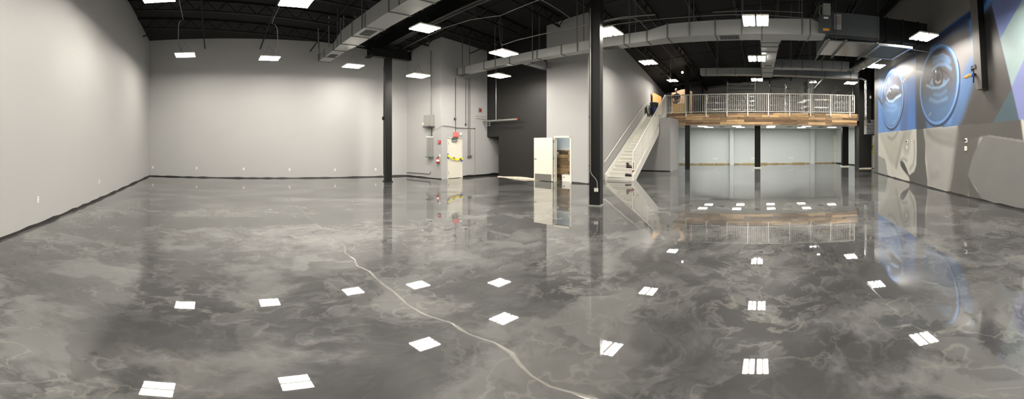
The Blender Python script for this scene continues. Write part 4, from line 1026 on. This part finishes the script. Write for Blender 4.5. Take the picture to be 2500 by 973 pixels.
# exit sign with lettering
ps = onX(1112, 334, Xw)
t = thing('exit_sign', ps, 'red lit EXIT sign above the cream exit door', 'sign')
MB().box(Xw+.02, Xw+.07, ps.y-.16, ps.y+.16, ps.z, ps.z+.22).build('sign_case', M['exitface'], t, bevel=.005)
cu = bpy.data.curves.new('exit_lettering', 'FONT'); cu.body = 'EXIT'; cu.size = .19; cu.align_x = 'CENTER'; cu.align_y = 'CENTER'; cu.extrude = .002
tmp = bpy.data.objects.new('tmp', cu); COL.objects.link(tmp)
dg = bpy.context.evaluated_depsgraph_get(); me_ = bpy.data.meshes.new_from_object(tmp.evaluated_get(dg)); bpy.data.objects.remove(tmp)
me_.transform(Matrix.Rotation(PI/2, 4, 'Z') @ Matrix.Rotation(PI/2, 4, 'X')); me_.materials.clear(); me_.materials.append(M['exit'])
lt = bpy.data.objects.new('sign_lettering', me_); COL.objects.link(lt); lt.parent = t; lt.location = (.075+Xw-ps.x, 0, .11)
lt['label'] = 'glowing red letters'
MB().box(Xw+.0, Xw+.09, ps.y-.22, ps.y+.1, ps.z-.09, ps.z-.02).build('battery_pack', M['galvdk'], t)
t = emptyat(on_xw, 1125, 327, 'smoke_detector', 'white round alarm beside the exit sign', 'alarm'); p = onX(1125, 327, Xw); MB().lathe((Xw, p.y, p.z), [(.07,.001),(.07,.03),(.03,.05)], 14, 'x').build('disc', M['whitep'], t)
# drops, boxes
def drop(x, y0, y1, lab, rr=.012, m='dkpipe', yl=None):
    a = onX(x, y0, Xw); c = onX(x, y1, Xw); tag(MB().tube([(Xw+.03, a.y, c.z), (Xw+.03, a.y, a.z)], rr, 6).build('conduit', M[m]), lab, 'pipe')
drop(1111.5, 190, 322, 'thin conduit dropping to the exit sign'); drop(1136.5, 190, 302, 'thin conduit dropping to the small black box on the exit wall')
drop(1142.5, 190, 380, 'left one of the twin conduits dropping to the switch boxes'); drop(1146.5, 190, 380, 'right one of the twin conduits dropping to the switch boxes'); drop(1158.5, 315, 428, 'thin conduit running down from the end of the sagging cable', .008, 'pipe')
def wbox(x, y, w, h, dep, name, m, lab, cat, extra=None):
    p = onX(x, y, Xw); t = thing(name, p, lab, cat); MB().box(Xw+.002, Xw+dep, p.y-w/2, p.y+w/2, p.z-h/2, p.z+h/2).build('box_body', M[m], t, bevel=.004)
    MB().box(Xw+dep+.001, Xw+dep+.006, p.y-w*.3, p.y+w*.3, p.z-h*.3, p.z+h*.3).build('cover', M[extra or 'greybox'], t); return t
wbox(1136.5, 304, .09, .09, .06, 'junction_box', 'ink', 'small black junction box at the end of a drop conduit', 'junction box')
wbox(1110, 290, .10, .09, .08, 'security_camera', 'ink', 'small dark camera on the wall above the exit sign', 'camera')
wbox(1143, 383, .09, .12, .06, 'switch_box', 'dkpipe', 'dark switch box under the twin conduits, left one', 'switch', 'pipe')
wbox(1148.5, 382, .09, .12, .06, 'switch_box', 'dkpipe', 'dark switch box under the twin conduits, right one', 'switch', 'pipe')
wbox(1172, 269, .28, .27, .02, 'wall_plaque', 'greybox', 'small square plaque high on the exit wall', 'plaque', 'dkred')
wbox(1158.5, 314, .06, .06, .05, 'junction_box', 'dkpipe', 'tiny grey box where the sagging cable ends', 'junction box')
pts = [onX(x, y, Xw)+Vector((.03,0,0)) for x, y in ((1079,307),(1095,308),(1115,312),(1135,313),(1158,313))]
tag(MB().tube(pts, .012, 6).build('cable', M['dkpipe'], None, True), 'sagging grey cable along the exit wall', 'cable')
a = on_ew(1061, 312, .1)[0]; c = on_ew(1068, 316, .05)[0]; d_ = on_ew(1077, 308, .03)[0]
tag(MB().tube([a, c, d_, pts[0]], .01, 6).build('cable', M['greybox'], None, True), 'pale cable looping from the breaker cabinet round the corner', 'cable')

# ------------------------------------------------------------------ restroom doorway
t = thing('door_2', (dr0, BFY, 0), 'cream restroom door swung open flat against the black wall', 'door', kind='structure')
hx = dr0-.01; lw = hx-BFY*math.tan(az(1306))-.02
MB().box(hx-lw, hx, BFY-.10, BFY-.055, .03, zdr-.03).build('door_leaf', M['cream'], t)
MB().box(hx-lw+.06, hx-.06, BFY-.106, BFY-.1005, .03, .33).build('kick_plate', M['slate'], t)
hd = MB().lathe((hx-lw+.08, BFY-.1, 1.0), [(.03,0),(.03,-.02)], 12, 'y').build('handle_rose', M['steel'], t)
MB().tube([(hx-lw+.08, BFY-.115, 1.0), (hx-lw+.08, BFY-.15, 1.0), (hx-lw+.19, BFY-.15, 1.0)], .011, 8).build('lever', M['steel'], hd, True)
for z in (.28, 1.05, 1.8): MB().box(hx-.01, hx+.03, BFY-.07, BFY-.02, z-.06, z+.06).build('hinge', M['steel'], t)
b = MB().box(dr0-.0, dr0+.04, BFY-.02, BFY+.17, 0, zdr).box(dr1-.04, dr1+.035, BFY-.02, BFY+.17, 0, zdr+.04).box(dr0, dr1, BFY-.02, BFY+.17, zdr-.04, zdr+.04); b.build('door_frame', M['cream'], t)
Y2 = 13.32
bl = M['wall_cool']
tag(MB().box(dr0-.40, -7.15, Y2, Y2+.1, 0, 3).build('wall_restroom_inner', bl), 'bright bluish wall seen through the restroom doorway', 'wall', kind='structure')
tag(MB().box(dr0-.40, dr0-.34, BFY+.17, Y2, 0, 2.7).build('wall_restroom_left', bl), 'bright inner side wall by the restroom door hinges', 'wall', kind='structure')
tag(MB().box(-7.25, -7.15, BFY+.17, Y2, 0, 3).build('wall_restroom_right', bl), 'inner side wall of the restroom nearest the stairs', 'wall', kind='structure')
tag(MB().box(dr0-.40, -7.15, BFY+.17, Y2+.1, 2.7, 2.8).build('ceiling_restroom', M['whitep']), 'white ceiling inside the restroom', 'ceiling', kind='structure')
tz = zat(366.5, 15.2)
tag(MB().box(dr0-.33, -7.27, Y2-.02, Y2-.001, 0.02, tz).build('tiled_wainscot', M['tile']), 'brown wood look tiles on the wall inside the restroom', 'wall tiles')
t = thing('vanity_cabinet', (-8.0, Y2-.2, 0), 'low white cabinet in front of the tiles inside the restroom', 'cabinet')
MB().box(-8.42, -7.6, Y2-.30, Y2-.03, .0, .28).build('cabinet_body', M['whitep'], t, bevel=.01)
MB().box(-8.43, -7.59, Y2-.31, Y2-.022, .28, .31).build('cabinet_top', M['whitep'], t)
MB().box(-8.34, -8.28, Y2-.315, Y2-.301, .17, .22).build('latch', M['steel'], t)
t = thing('restroom_light', (-8.0, 13.1, 2.7), 'bright panel light inside the restroom', 'ceiling light'); MB().box(-8.5, -7.6, 12.97, 13.25, 2.66, 2.695).build('diffuser', M['bathlamp'], t); MB().box(-8.53, -7.57, 12.95, 13.28, 2.67, 2.699).build('fitting', M['whitep'], t)
t = thing('light_switch', (dr0+.3, Y2-.03, 1.4), 'white switch on the tiles inside the restroom', 'switch'); px_ = Y2*math.tan(az(1362.5)); MB().box(px_-.035, px_+.035, Y2-.03, Y2-.021, 1.2, 1.32).build('plate', M['whitep'], t); MB().box(px_-.01, px_+.01, Y2-.036, Y2-.0305, 1.24, 1.28).build('toggle', M['whitep'], t)

# ------------------------------------------------------------------ outlets
def outlet(p, d, n, lab, w=.075, h=.12, name='wall_outlet', group='white wall outlets', cat='outlet'):
    t = thing(name, p, lab, cat, group)
    a = p - d*w/2 + n*.001; MB().extr([a-Vector((0,0,h/2)), a+d*w-Vector((0,0,h/2)), a+d*w+Vector((0,0,h/2)), a+Vector((0,0,h/2))], n*.01).build('plate', M['whitep'], t)
    for s in (-1, 1):
        q = p - d*.016 + n*.012 + Vector((0,0,s*h*.22-h*.12)); MB().extr([q, q+d*.032, q+d*.032+Vector((0,0,h*.24)), q+Vector((0,0,h*.24))], n*.003).build('socket', M['binlid'], t)
    return t
def dirn(p0, p1):
    d = Vector((p1[0]-p0[0], p1[1]-p0[1], 0)).normalized(); n = Vector((-d.y, d.x, 0))
    if n.dot(Vector((-p0[0], -p0[1], 0))) < 0: n = -n
    return d, n
d, n = dirn(C1, LW0)
outlet(onL(92, 487, C1, LW0), d, n, 'outlet on the nearest grey wall, closest to the camera'); outlet(onL(242, 443, C1, LW0), d, n, 'outlet on the nearest grey wall, farther toward the corner')
d, n = dirn(C1, C2)
for x, y, lab in ((373,408,'outlet on the long bare wall tight in the corner'),(480,410,'outlet on the long bare wall below the corner light'),(595,412,'third outlet from the corner on the long bare wall'),(707,413.5,'fourth outlet from the corner on the long bare wall'),(818,414,'fifth outlet from the corner on the long bare wall'),(917,412.5,'outlet on the long bare wall just left of the black column')):
    outlet(onL(x, y, C1, C2), d, n, lab)
d, n = dirn(BKL, BKR)
for x, y, lab in ((1670,387.5,'lower room outlet left of the tall column'),(1743.5,387,'lower room outlet pair before the pilaster, left one'),(1749.5,387,'lower room outlet pair before the pilaster, right one'),(1836,386,'lower room outlet left of the middle post, outer one'),(1840,386,'lower room outlet left of the middle post, tight to it'),(1928,385,'lower room outlet pair right of the middle post, left one'),(1934,385,'lower room outlet pair right of the middle post, right one')):
    outlet(onL(x, y, BKL, BKR), d, n, lab, .1, .14)
# pilasters of the lower room
for x0, x1, lab in ((1782.5,1792,'pilaster'),(1977,1988,'pilaster nearest the cream door')):
    a = onL(x0, 400, BKL, BKR); c = onL(x1, 400, BKL, BKR)
    b = MB().prism([(a.x,a.y-.0),(c.x,c.y-.0),(c.x,c.y-.3),(a.x,a.y-.3)], 0, UND)
    tag(b.build('pilaster', M['wall_cool']), 'pale flat ' + lab + ' against the wall below the mezzanine', 'pilaster', kind='structure')
ld, ln_ = dirn(BKR, (7.2, 26.3))
a = onL(2034.5, 398, BKR, (7.2, 26.3)); c = onL(2042, 398, BKR, (7.2, 26.3))
t = thing('door_4', a, 'cream door in the side wall below the mezzanine', 'door', kind='structure')
zz_ = zat(333, 30)
MB().extr([Vector((a.x,a.y,.03))+ln_*.002, Vector((c.x,c.y,.03))+ln_*.002, Vector((c.x,c.y,zz_))+ln_*.002, Vector((a.x,a.y,zz_))+ln_*.002], ln_*.03).build('door_leaf', M['cream'], t)
MB().bar(Vector((a.x,a.y,zz_+.03))+ln_*.02, Vector((c.x,c.y,zz_+.03))+ln_*.02, .05, .06).build('door_frame', M['white'], t)
MB().bar(a.lerp(c,.85)*1+ln_*.05-Vector((0,0,a.z-1.0)), a.lerp(c,.95)+ln_*.05-Vector((0,0,a.z-1.0)), .04, .03).build('door_handle', M['steel'], t)
# mural wall switches
for x, y, lab, sw in ((2216,345,'upper white plate on the painted nose',1),(2215,359.5,'lower white plate on the painted nose',0),(2360,342.5,'upper white plate with a dark knob on the darker cheek',1),(2359,362,'lower white plate on the darker cheek',0)):
    p = RWP(x, y, 0); d = Vector((rwd.x, rwd.y, 0)); n = Vector((-nrm.x, -nrm.y, 0)); t = thing('wall_plate', p, lab, 'wall plate', 'white plates on the mural')
    w = .13; h = .14; a = p-d*w/2+n*.001; MB().extr([a-Vector((0,0,h/2)), a+d*w-Vector((0,0,h/2)), a+d*w+Vector((0,0,h/2)), a+Vector((0,0,h/2))], n*.03).build('plate', M['whitep'], t, bevel=.008)
    if sw: q = p+n*.03; MB().bar(q, q+n*.05, .05, .05).build('knob', M['ink'], t)
    else: q = p+n*.031-d*.03; MB().bar(q, q+d*.06, .004, .02).build('slot', M['greybox'], t)
p = Vector((7.3, 22.48, zat(237, 23.6))); t = thing('wall_plate', p, 'tiny white plate high on the black pier beside the tin pipe', 'wall plate'); MB().box(7.2, 7.3, 22.46, 22.499, p.z-.09, p.z+.09).build('plate', M['whitep'], t); MB().box(7.23, 7.27, 22.45, 22.459, p.z-.03, p.z+.03).build('toggle', M['whitep'], t)

# beam fixed on the mural wall, clamp, split wood
t = thing('wall_brace', RWP(2388, 222), 'dark grey post fixed upright on the mural wall right of the larger eye', 'post')
d = Vector((rwd.x, rwd.y, 0)); n = Vector((-nrm.x, -nrm.y, 0))
a = RWP(2413, 218); c = RWP(2397, 220); a2_ = RWP(2398, -30); c2_ = RWP(2380, -30)
MB().extr([a, c, c2_, a2_], n*.22).build('post_body', M['beamgrey'], t)
MB().extr([a+n*.005, a2_+n*.005, a2_+n*.215, a+n*.215], -d*.015).build('side_plate', M['blacksteel'], t)
t = thing('pipe_clamp', RWP(2392, 168, .2), 'small black clamp bracket on the dark post of the mural wall', 'clamp')
q = RWP(2392, 168, .22); b = MB().bar(q-d*.14, q+d*.12, .06, .05); b.bar(q+d*.1+Vector((0,0,.08)), q+d*.1-Vector((0,0,.08)), .04, .05, d); b.bar(q-d*.1+Vector((0,0,.08)), q-d*.1-Vector((0,0,.06)), .04, .05, d); b.bar(q-d*.1+Vector((0,0,.07)), q-d*.02+Vector((0,0,.07)), .04, .04); b.build('bracket_body', M['dkpipe'], t); MB().bar(q-d*.0-Vector((0,0,.45)), q-Vector((0,0,.02)), .03, .03, d).build('clamp_rod', M['blacksteel'], t)
q0_ = RWP(2398, 184, .26); q1_ = RWP(2390, 194, .55); t = thing('pipe_stub', q0_, 'short pipe stub wrapped in blue tape with a split wood end', 'pipe')
MB().tube([RWP(2390,184,.2), q0_, q0_.lerp(q1_, .12)], .045, 10).build('pipe_body', M['blacksteel'], t, True); MB().tube([q0_.lerp(q1_,.1), q0_.lerp(q1_,.3)], .05, 10).build('blue_tape', M['blue'], t)
MB().tube([q0_.lerp(q1_,.28), q0_.lerp(q1_,.5)+Vector((0,0,.02)), q0_.lerp(q1_,.75)-Vector((0,0,.01)), q1_], [.06,.055,.05,.012], 7).build('wood_end', M['wood'], t)

# ------------------------------------------------------------------ upper level contents
# wire shelving
def rack(X, Y, w, dp, h, ns_, lab, full=0, rz=0):
    t = thing('wire_shelving', (X, Y, DECK), lab, 'shelving unit', 'chrome wire shelving on the upper level')
    R_ = Matrix.Translation((X, Y, DECK)) @ Matrix.Rotation(rz, 4, 'Z')
    for sx in (-1, 1):
        for sy in (-1, 1): MB().tube([(sx*w/2, sy*dp/2, 0), (sx*w/2, sy*dp/2, h)], .016, 6).lathe((sx*w/2, sy*dp/2, h), [(.022,0),(.022,.03),(.008,.045)], 6).xf(R_).build('post', M['chrome'], t)
    for k in range(ns_):
        z = .15+(h-.3)*k/(ns_-1); b = MB()
        for s in (-1, 1):
            b.bar((-w/2, s*dp/2, z), (w/2, s*dp/2, z), .012, .03); b.bar((s*w/2, -dp/2, z), (s*w/2, dp/2, z), .012, .03)
        for j in range(9): y = -dp/2+dp*(j+.5)/9; b.bar((-w/2, y, z+.01), (w/2, y, z+.01), .008, .008)
        b.xf(R_).build('wire_shelf', M['chrome'], t)
    return t
def mx_(x, Y): return Y*math.tan(az(x))
rack(mx_(1809,25.2), 25.2, 2.0, .6, 2.55, 8, 'tall wide wire shelving with close shelves left of the centre')
rack(mx_(1897,25.6), 25.6, 1.15, .55, 2.35, 4, 'wire shelving just right of the centre of the railing')
rack(mx_(1938,26.2), 26.2, 1.2, .6, 2.35, 5, 'wire shelving left of the bright wall strip')
rack(mx_(1962,24.6), 24.6, .5, 1.6, 2.1, 5, 'wire shelving turned end on beside the bright wall strip', rz=.15)
rack(mx_(2010,25.6), 25.6, 1.5, .6, 2.0, 4, 'wire shelving holding the yellow and black board')
rack(mx_(2053,24.8), 24.8, 1.2, 2.2, 1.95, 5, 'deep wire shelving nearest the black pier')
rack(mx_(1752,26.3), 26.3, 1.7, .6, 1.75, 4, 'low dark wire shelving beside the black opening')
Yb = 25.25; x0_, x1_ = mx_(2006, Yb), mx_(2030, Yb)
t = thing('striped_board', (x0_, Yb, zat(247, 25.8)), 'yellow and black striped board on the wire shelving', 'board'); z_ = zat(247, 25.8)
MB().box(x0_, x1_, Yb-.02, Yb+.02, z_-.0, z_+.06).build('board', M['yellow'], t)
for k in range(4): MB().box(x0_+.08+.17*k, x0_+.15+.17*k, Yb-.026, Yb-.0205, z_-.1, z_+.0).build('striped_foot', M['ink'], t)
# black tall opening block
xa, xb = mx_(1685, 26.6), mx_(1713, 26.6)
tag(MB().box(xa, xb, 26.6, 27.4, DECK, 6.55).build('black_screen', M['roof']), 'tall flat black screen right of the tall column', 'screen')
tag(MB().box(mx_(1675,27.6), mx_(1711,27.6), 27.5, 27.8, DECK, 6.55).build('pale_panel', M['wall']), 'pale wall panel behind the black screen on the upper level', 'wall panel')
tag(MB().box(mx_(1843,29.2), mx_(1852,29.2)+.9, 29.2, 29.75, DECK, 7.0).build('pilaster', M['wall']), 'grey pilaster lit by the lamp above the railing centre', 'pilaster', kind='structure')
tag(MB().box(mx_(1972,28.6), mx_(1986,28.6), 28.6, 29.75, DECK, 7.0).build('pilaster', M['wall']), 'grey pilaster behind the diagonal pipe', 'pilaster', kind='structure')
# stacked boards
t = thing('board_stack', (mx_(1660,25), 25.2, DECK), 'brown wooden headboard panel behind the person', 'board')
b = MB(); w0, w1 = mx_(1640,25.2), mx_(1690,25.2)
pts = [Vector((w0,25.2,DECK)), Vector((w1,25.2,DECK))]+[Vector((w1+(w0-w1)*i/12, 25.2, zat(224,25.8)+.2*math.sin(PI*min(1,i/10)))) for i in range(13)]
b.extr(pts, (0,.06,0)).build('board', M['brownboard'], t)
# crate / slatted box
Yc = 22.98; xa, xb = mx_(1645, Yc), mx_(1671, Yc); zc = zat(252, 23.5)
t = thing('slatted_crate', ((xa+xb)/2, Yc, DECK), 'yellow pine slatted crate behind the railing in front of the person', 'crate')
MB().box(xa+.02, xb-.02, Yc+.02, Yc+.44, DECK+.02, zc-.02).build('crate_body', M['crate'], t)
for k in range(7): x = xa+(xb-xa)*k/6; MB().box(x-.035, x+.035, Yc, Yc+.018, DECK, zc).build('slat', M['crate'], t)
for k in range(5): z = DECK+.04+(zc-DECK-.08)*k/4; MB().box(xa, xb, Yc-.014, Yc-.001, z-.02, z+.02).build('batten', M['wood'], t)
t = thing('white_tool', ((xa+xb)/2, Yc+.2, zc), 'small white tool lying on top of the yellow crate', 'tool'); MB().ball(((xa+xb)/2-.05, Yc+.2, zc+.05), .12, .06, .05).build('tool_body', M['whitep'], t, True); MB().bar(((xa+xb)/2, Yc+.2, zc+.03), ((xa+xb)/2+.15, Yc+.22, zc+.02), .04, .03).build('tool_handle', M['binlid'], t)
# small white trestle left of crate
t = thing('folding_trestle', (-6.1, 23.0, DECK), 'small white trestle left of the yellow crate', 'trestle')
for s in (0, .3):
    MB().bar((-6.25, 23.0+s, DECK), (-6.0, 23.0+s, DECK+.5), .03, .03).bar((-5.92, 23.0+s, DECK), (-6.02, 23.0+s, DECK+.5), .03, .03).build('leg_pair', M['whitep'], t)
MB().bar((-6.3, 23.1, DECK+.5), (-5.93, 23.1, DECK+.40), .06, .03).bar((-6.25, 23.15, DECK+.2), (-5.93, 23.15, DECK+.2), .02, .02).build('cross_bar', M['whitep'], t)
# waste bin with lid
Yt = 23.3; xt = mx_(1597, Yt)
t = thing('waste_bin', (xt, Yt, DECK), 'dark grey round waste bin at the head of the stairs', 'bin')
MB().lathe((xt, Yt, DECK), [(.22,.0),(.235,.05),(.29,.78),(.31,.8),(.31,.86),(.29,.86),(.28,.8),(.22,.06)], 20).build('bin_body', M['bin'], t, True)
MB().lathe((xt, Yt, DECK+.86), [(.32,0),(.32,.03),(.2,.08),(.03,.1)], 20).build('lid', M['bin'], t, True)
for s in (-1, 1): MB().box(xt+s*.29-.03, xt+s*.29+.03, Yt-.06, Yt+.06, DECK+.66, DECK+.72).build('side_handle', M['bin'], t)
MB().box(xt+.1, xt+.22, Yt-.29, Yt-.235, DECK+.3, DECK+.55).build('blue_sticker', M['blue'], t)
t = thing('bin_lid', (-7.74, 22.82, DECK), 'pale grey lid standing on edge left of the waste bin', 'lid')
m4 = Matrix.Translation((-7.70, 22.85, DECK+.37)) @ Matrix.Rotation(PI/2-.12, 4, 'Y')
MB().lathe((0,0,0), [(.35,-.015),(.36,0),(.35,.02),(.24,.05)], 20).xf(m4).build('lid_disc', M['binlid'], t, True)
# plywood sheet leaning on stair wall
t = thing('plywood_sheet', (-7.7, 24.6, DECK), 'tan plywood sheet leaning on the wall behind the waste bin', 'board')
q = [onY(1593, 281, 24.2), onY(1594, 225, 24.2), onY(1614, 236, 25.6), onY(1614, 281, 25.6)]; q[0].z = DECK; q[3].z = DECK
q[1] += Vector((-.05,0,0)); MB().extr(q, (.03,.01,0)).build('sheet', M['ply'], t)
0 and MB().extr([q[1]+Vector((-.06,-.1,-.05)), q[1]+Vector((.0,-.1,.0)), q[1]+Vector((.12,-.08,-.75)), q[1]+Vector((.0,-.1,-.75))], (0,.02,0)).build('blue_strap', M['blue'], t)
tag(MB().box(-7.75, -7.2, MY+.1, MY+.5, DECK, DECK+.06).build('floor_mat', M['ink']), 'black mat edge at the head of the stairs', 'mat')

# ------------------------------------------------------------------ person
def skin_mesh(name, verts, edges, radii, m, parent, root=0, sub=2):
    me = bpy.data.meshes.new(name); off = parent_off(parent)
    me.from_pydata([tuple(Vector(v)-off) for v in verts], edges, []); me.update(); me.materials.append(m)
    o = bpy.data.objects.new(name, me); COL.objects.link(o); o.parent = parent
    md = o.modifiers.new('skin', 'SKIN'); md.use_smooth_shade = True
    if not me.skin_vertices: 
        bpy.context.view_layer.objects.active = o
    sk = me.skin_vertices[0].data if me.skin_vertices else me.attributes and None
    for i, r in enumerate(radii): sk[i].radius = r if isinstance(r, tuple) else (r, r); sk[i].use_root = (i == root)
    s = o.modifiers.new('sub', 'SUBSURF'); s.levels = sub; s.render_levels = sub
    return o
PY = 23.85; PX = mx_(1651, PY); B = Vector((PX, PY, DECK))
t = thing('person', B, 'grey haired person in a dark polo shirt standing behind the railing by the crate', 'person')
def Q(x, y, z): return tuple(B+Vector((x, y, z))*1.06)
V = [Q(0,0,.98), Q(0,.0,1.15), Q(0,.0,1.32), Q(0,.01,1.46), Q(0,-.005,1.54), Q(0,-.02,1.60),
     Q(.19,0,1.42), Q(.25,-.02,1.15), Q(.24,-.16,.93), Q(-.19,0,1.42), Q(-.26,.0,1.14), Q(-.27,-.06,.88),
     Q(.10,0,.92), Q(.11,0,.5), Q(.12,.02,.09), Q(.13,-.13,.04), Q(-.10,0,.92), Q(-.12,0,.5), Q(-.13,.02,.09), Q(-.14,-.13,.04),
     Q(.235,-.22,.88), Q(-.27,-.09,.82)]
E = [(0,1),(1,2),(2,3),(3,4),(4,5),(3,6),(6,7),(7,8),(3,9),(9,10),(10,11),(0,12),(12,13),(13,14),(14,15),(0,16),(16,17),(17,18),(18,19),(8,20),(11,21)]
R = [(.16,.12),(.15,.11),(.17,.12),(.13,.09),.055,.055,.07,.05,.033,.07,.05,.033,.095,.062,.045,.035,.095,.062,.045,.035,.032,.032]
for hand, s, dz in ((20, 1, (0,-.5,-.6)), (21, -1, (0,-.2,-.95))):
    base = Vector(V[hand]); dv = Vector(dz).normalized()
    for k, ln in enumerate((.06,.075,.08,.07)):
        off = Vector(((k-1.5)*.02, -.004, 0)); i0 = len(V)
        V += [tuple(base+off+dv*.035), tuple(base+off+dv*(.035+ln*.55)+Vector((0,.006,0))), tuple(base+off+dv*(.035+ln)+Vector((0,.022,-.005)))]
        E += [(hand, i0), (i0, i0+1), (i0+1, i0+2)]; R += [.0095, .009, .008]
    i0 = len(V); V += [tuple(base+Vector((-s*.035,-.02,-.01))), tuple(base+Vector((-s*.05,-.035,-.045)))]; E += [(hand, i0), (i0, i0+1)]; R += [.011, .009]
try:
    body = skin_mesh('body', V, E, R, M['skin'], t)
except Exception as ex:
    print('skin fail', ex)
H = B+Vector((0,-.03,1.70))*1.06
hd = MB().ball(H, .083, .102, .125, 16, 12)
hd.ball(H+Vector((0,-.1,-.015)), .016, .022, .03, 8, 6).ball(H+Vector((.085,0,-.01)), .012, .02, .032, 8, 6).ball(H+Vector((-.085,0,-.01)), .012, .02, .032, 8, 6).ball(H+Vector((0,-.06,-.09)), .045, .04, .035, 10, 6)
hd.build('head', M['skin'], t, True)
MB().ball(H+Vector((0,.022,.045)), .09, .1, .1, 16, 10).build('hair', M['hair'], t, True)
for s in (-1, 1): MB().ball(H+Vector((s*.033,-.091,.012)), .012, .008, .007, 8, 6).build('eye', M['ink'], t)
pass; MB().box(H.x-.025, H.x+.025, H.y-.103, H.y-.09, H.z-.063, H.z-.056).build('mouth', M['dkred'], t)
Vs = [Q(0,0,.9), Q(0,0,1.15), Q(0,0,1.32), Q(0,.01,1.45), Q(.19,0,1.42), Q(.245,-.015,1.17), Q(-.19,0,1.42), Q(-.252,0,1.16)]
try:
    skin_mesh('polo_shirt', Vs, [(0,1),(1,2),(2,3),(3,4),(4,5),(3,6),(6,7)], [(.18,.14),(.175,.135),(.195,.145),(.155,.125),.098,.09,.098,.09], M['shirt'], t)
    Vt = [Q(0,0,.97), Q(.10,0,.88), Q(.11,0,.5), Q(.12,.02,.1), Q(-.10,0,.88), Q(-.12,0,.5), Q(-.13,.02,.1)]
    skin_mesh('trousers', Vt, [(0,1),(1,2),(2,3),(0,4),(4,5),(5,6)], [(.172,.13),.108,.078,.068,.108,.078,.068], M['trouser'], t)
except Exception as ex:
    print('skin fail', ex)
for s in (-1, 1): MB().ball(B+Vector((s*.14,-.09,.055)), .05, .14, .055, 12, 8).build('shoe', M['shoe'], t, True)

# ------------------------------------------------------------------ camera, world, colour
cd = bpy.data.cameras.new('camera'); cam = bpy.data.objects.new('camera', cd); COL.objects.link(cam)
cam.location = (0, 0, EYE); cam.rotation_euler = (PI/2, 0, -az(1250))
cd.type = 'PANO'; cd.panorama_type = 'EQUIRECTANGULAR'
cd.latitude_max = HY/F; cd.latitude_min = -(973-HY)/F; cd.longitude_min = -1250/F; cd.longitude_max = 1250/F
cd.clip_start = .05; cd.clip_end = 200
sc.camera = cam
w = bpy.data.worlds.new('world'); sc.world = w; w.use_nodes = True
w.node_tree.nodes['Background'].inputs[0].default_value = (.02, .021, .023, 1); w.node_tree.nodes['Background'].inputs[1].default_value = .5
vs_ = sc.view_settings; vs_.view_transform = 'Standard'; vs_.look = 'None'; vs_.gamma = 1; vs_.use_curve_mapping = False; vs_.exposure = 0.0
sc.cycles.max_bounces = 8; sc.cycles.diffuse_bounces = 5; sc.cycles.glossy_bounces = 4; sc.cycles.sample_clamp_indirect = 8
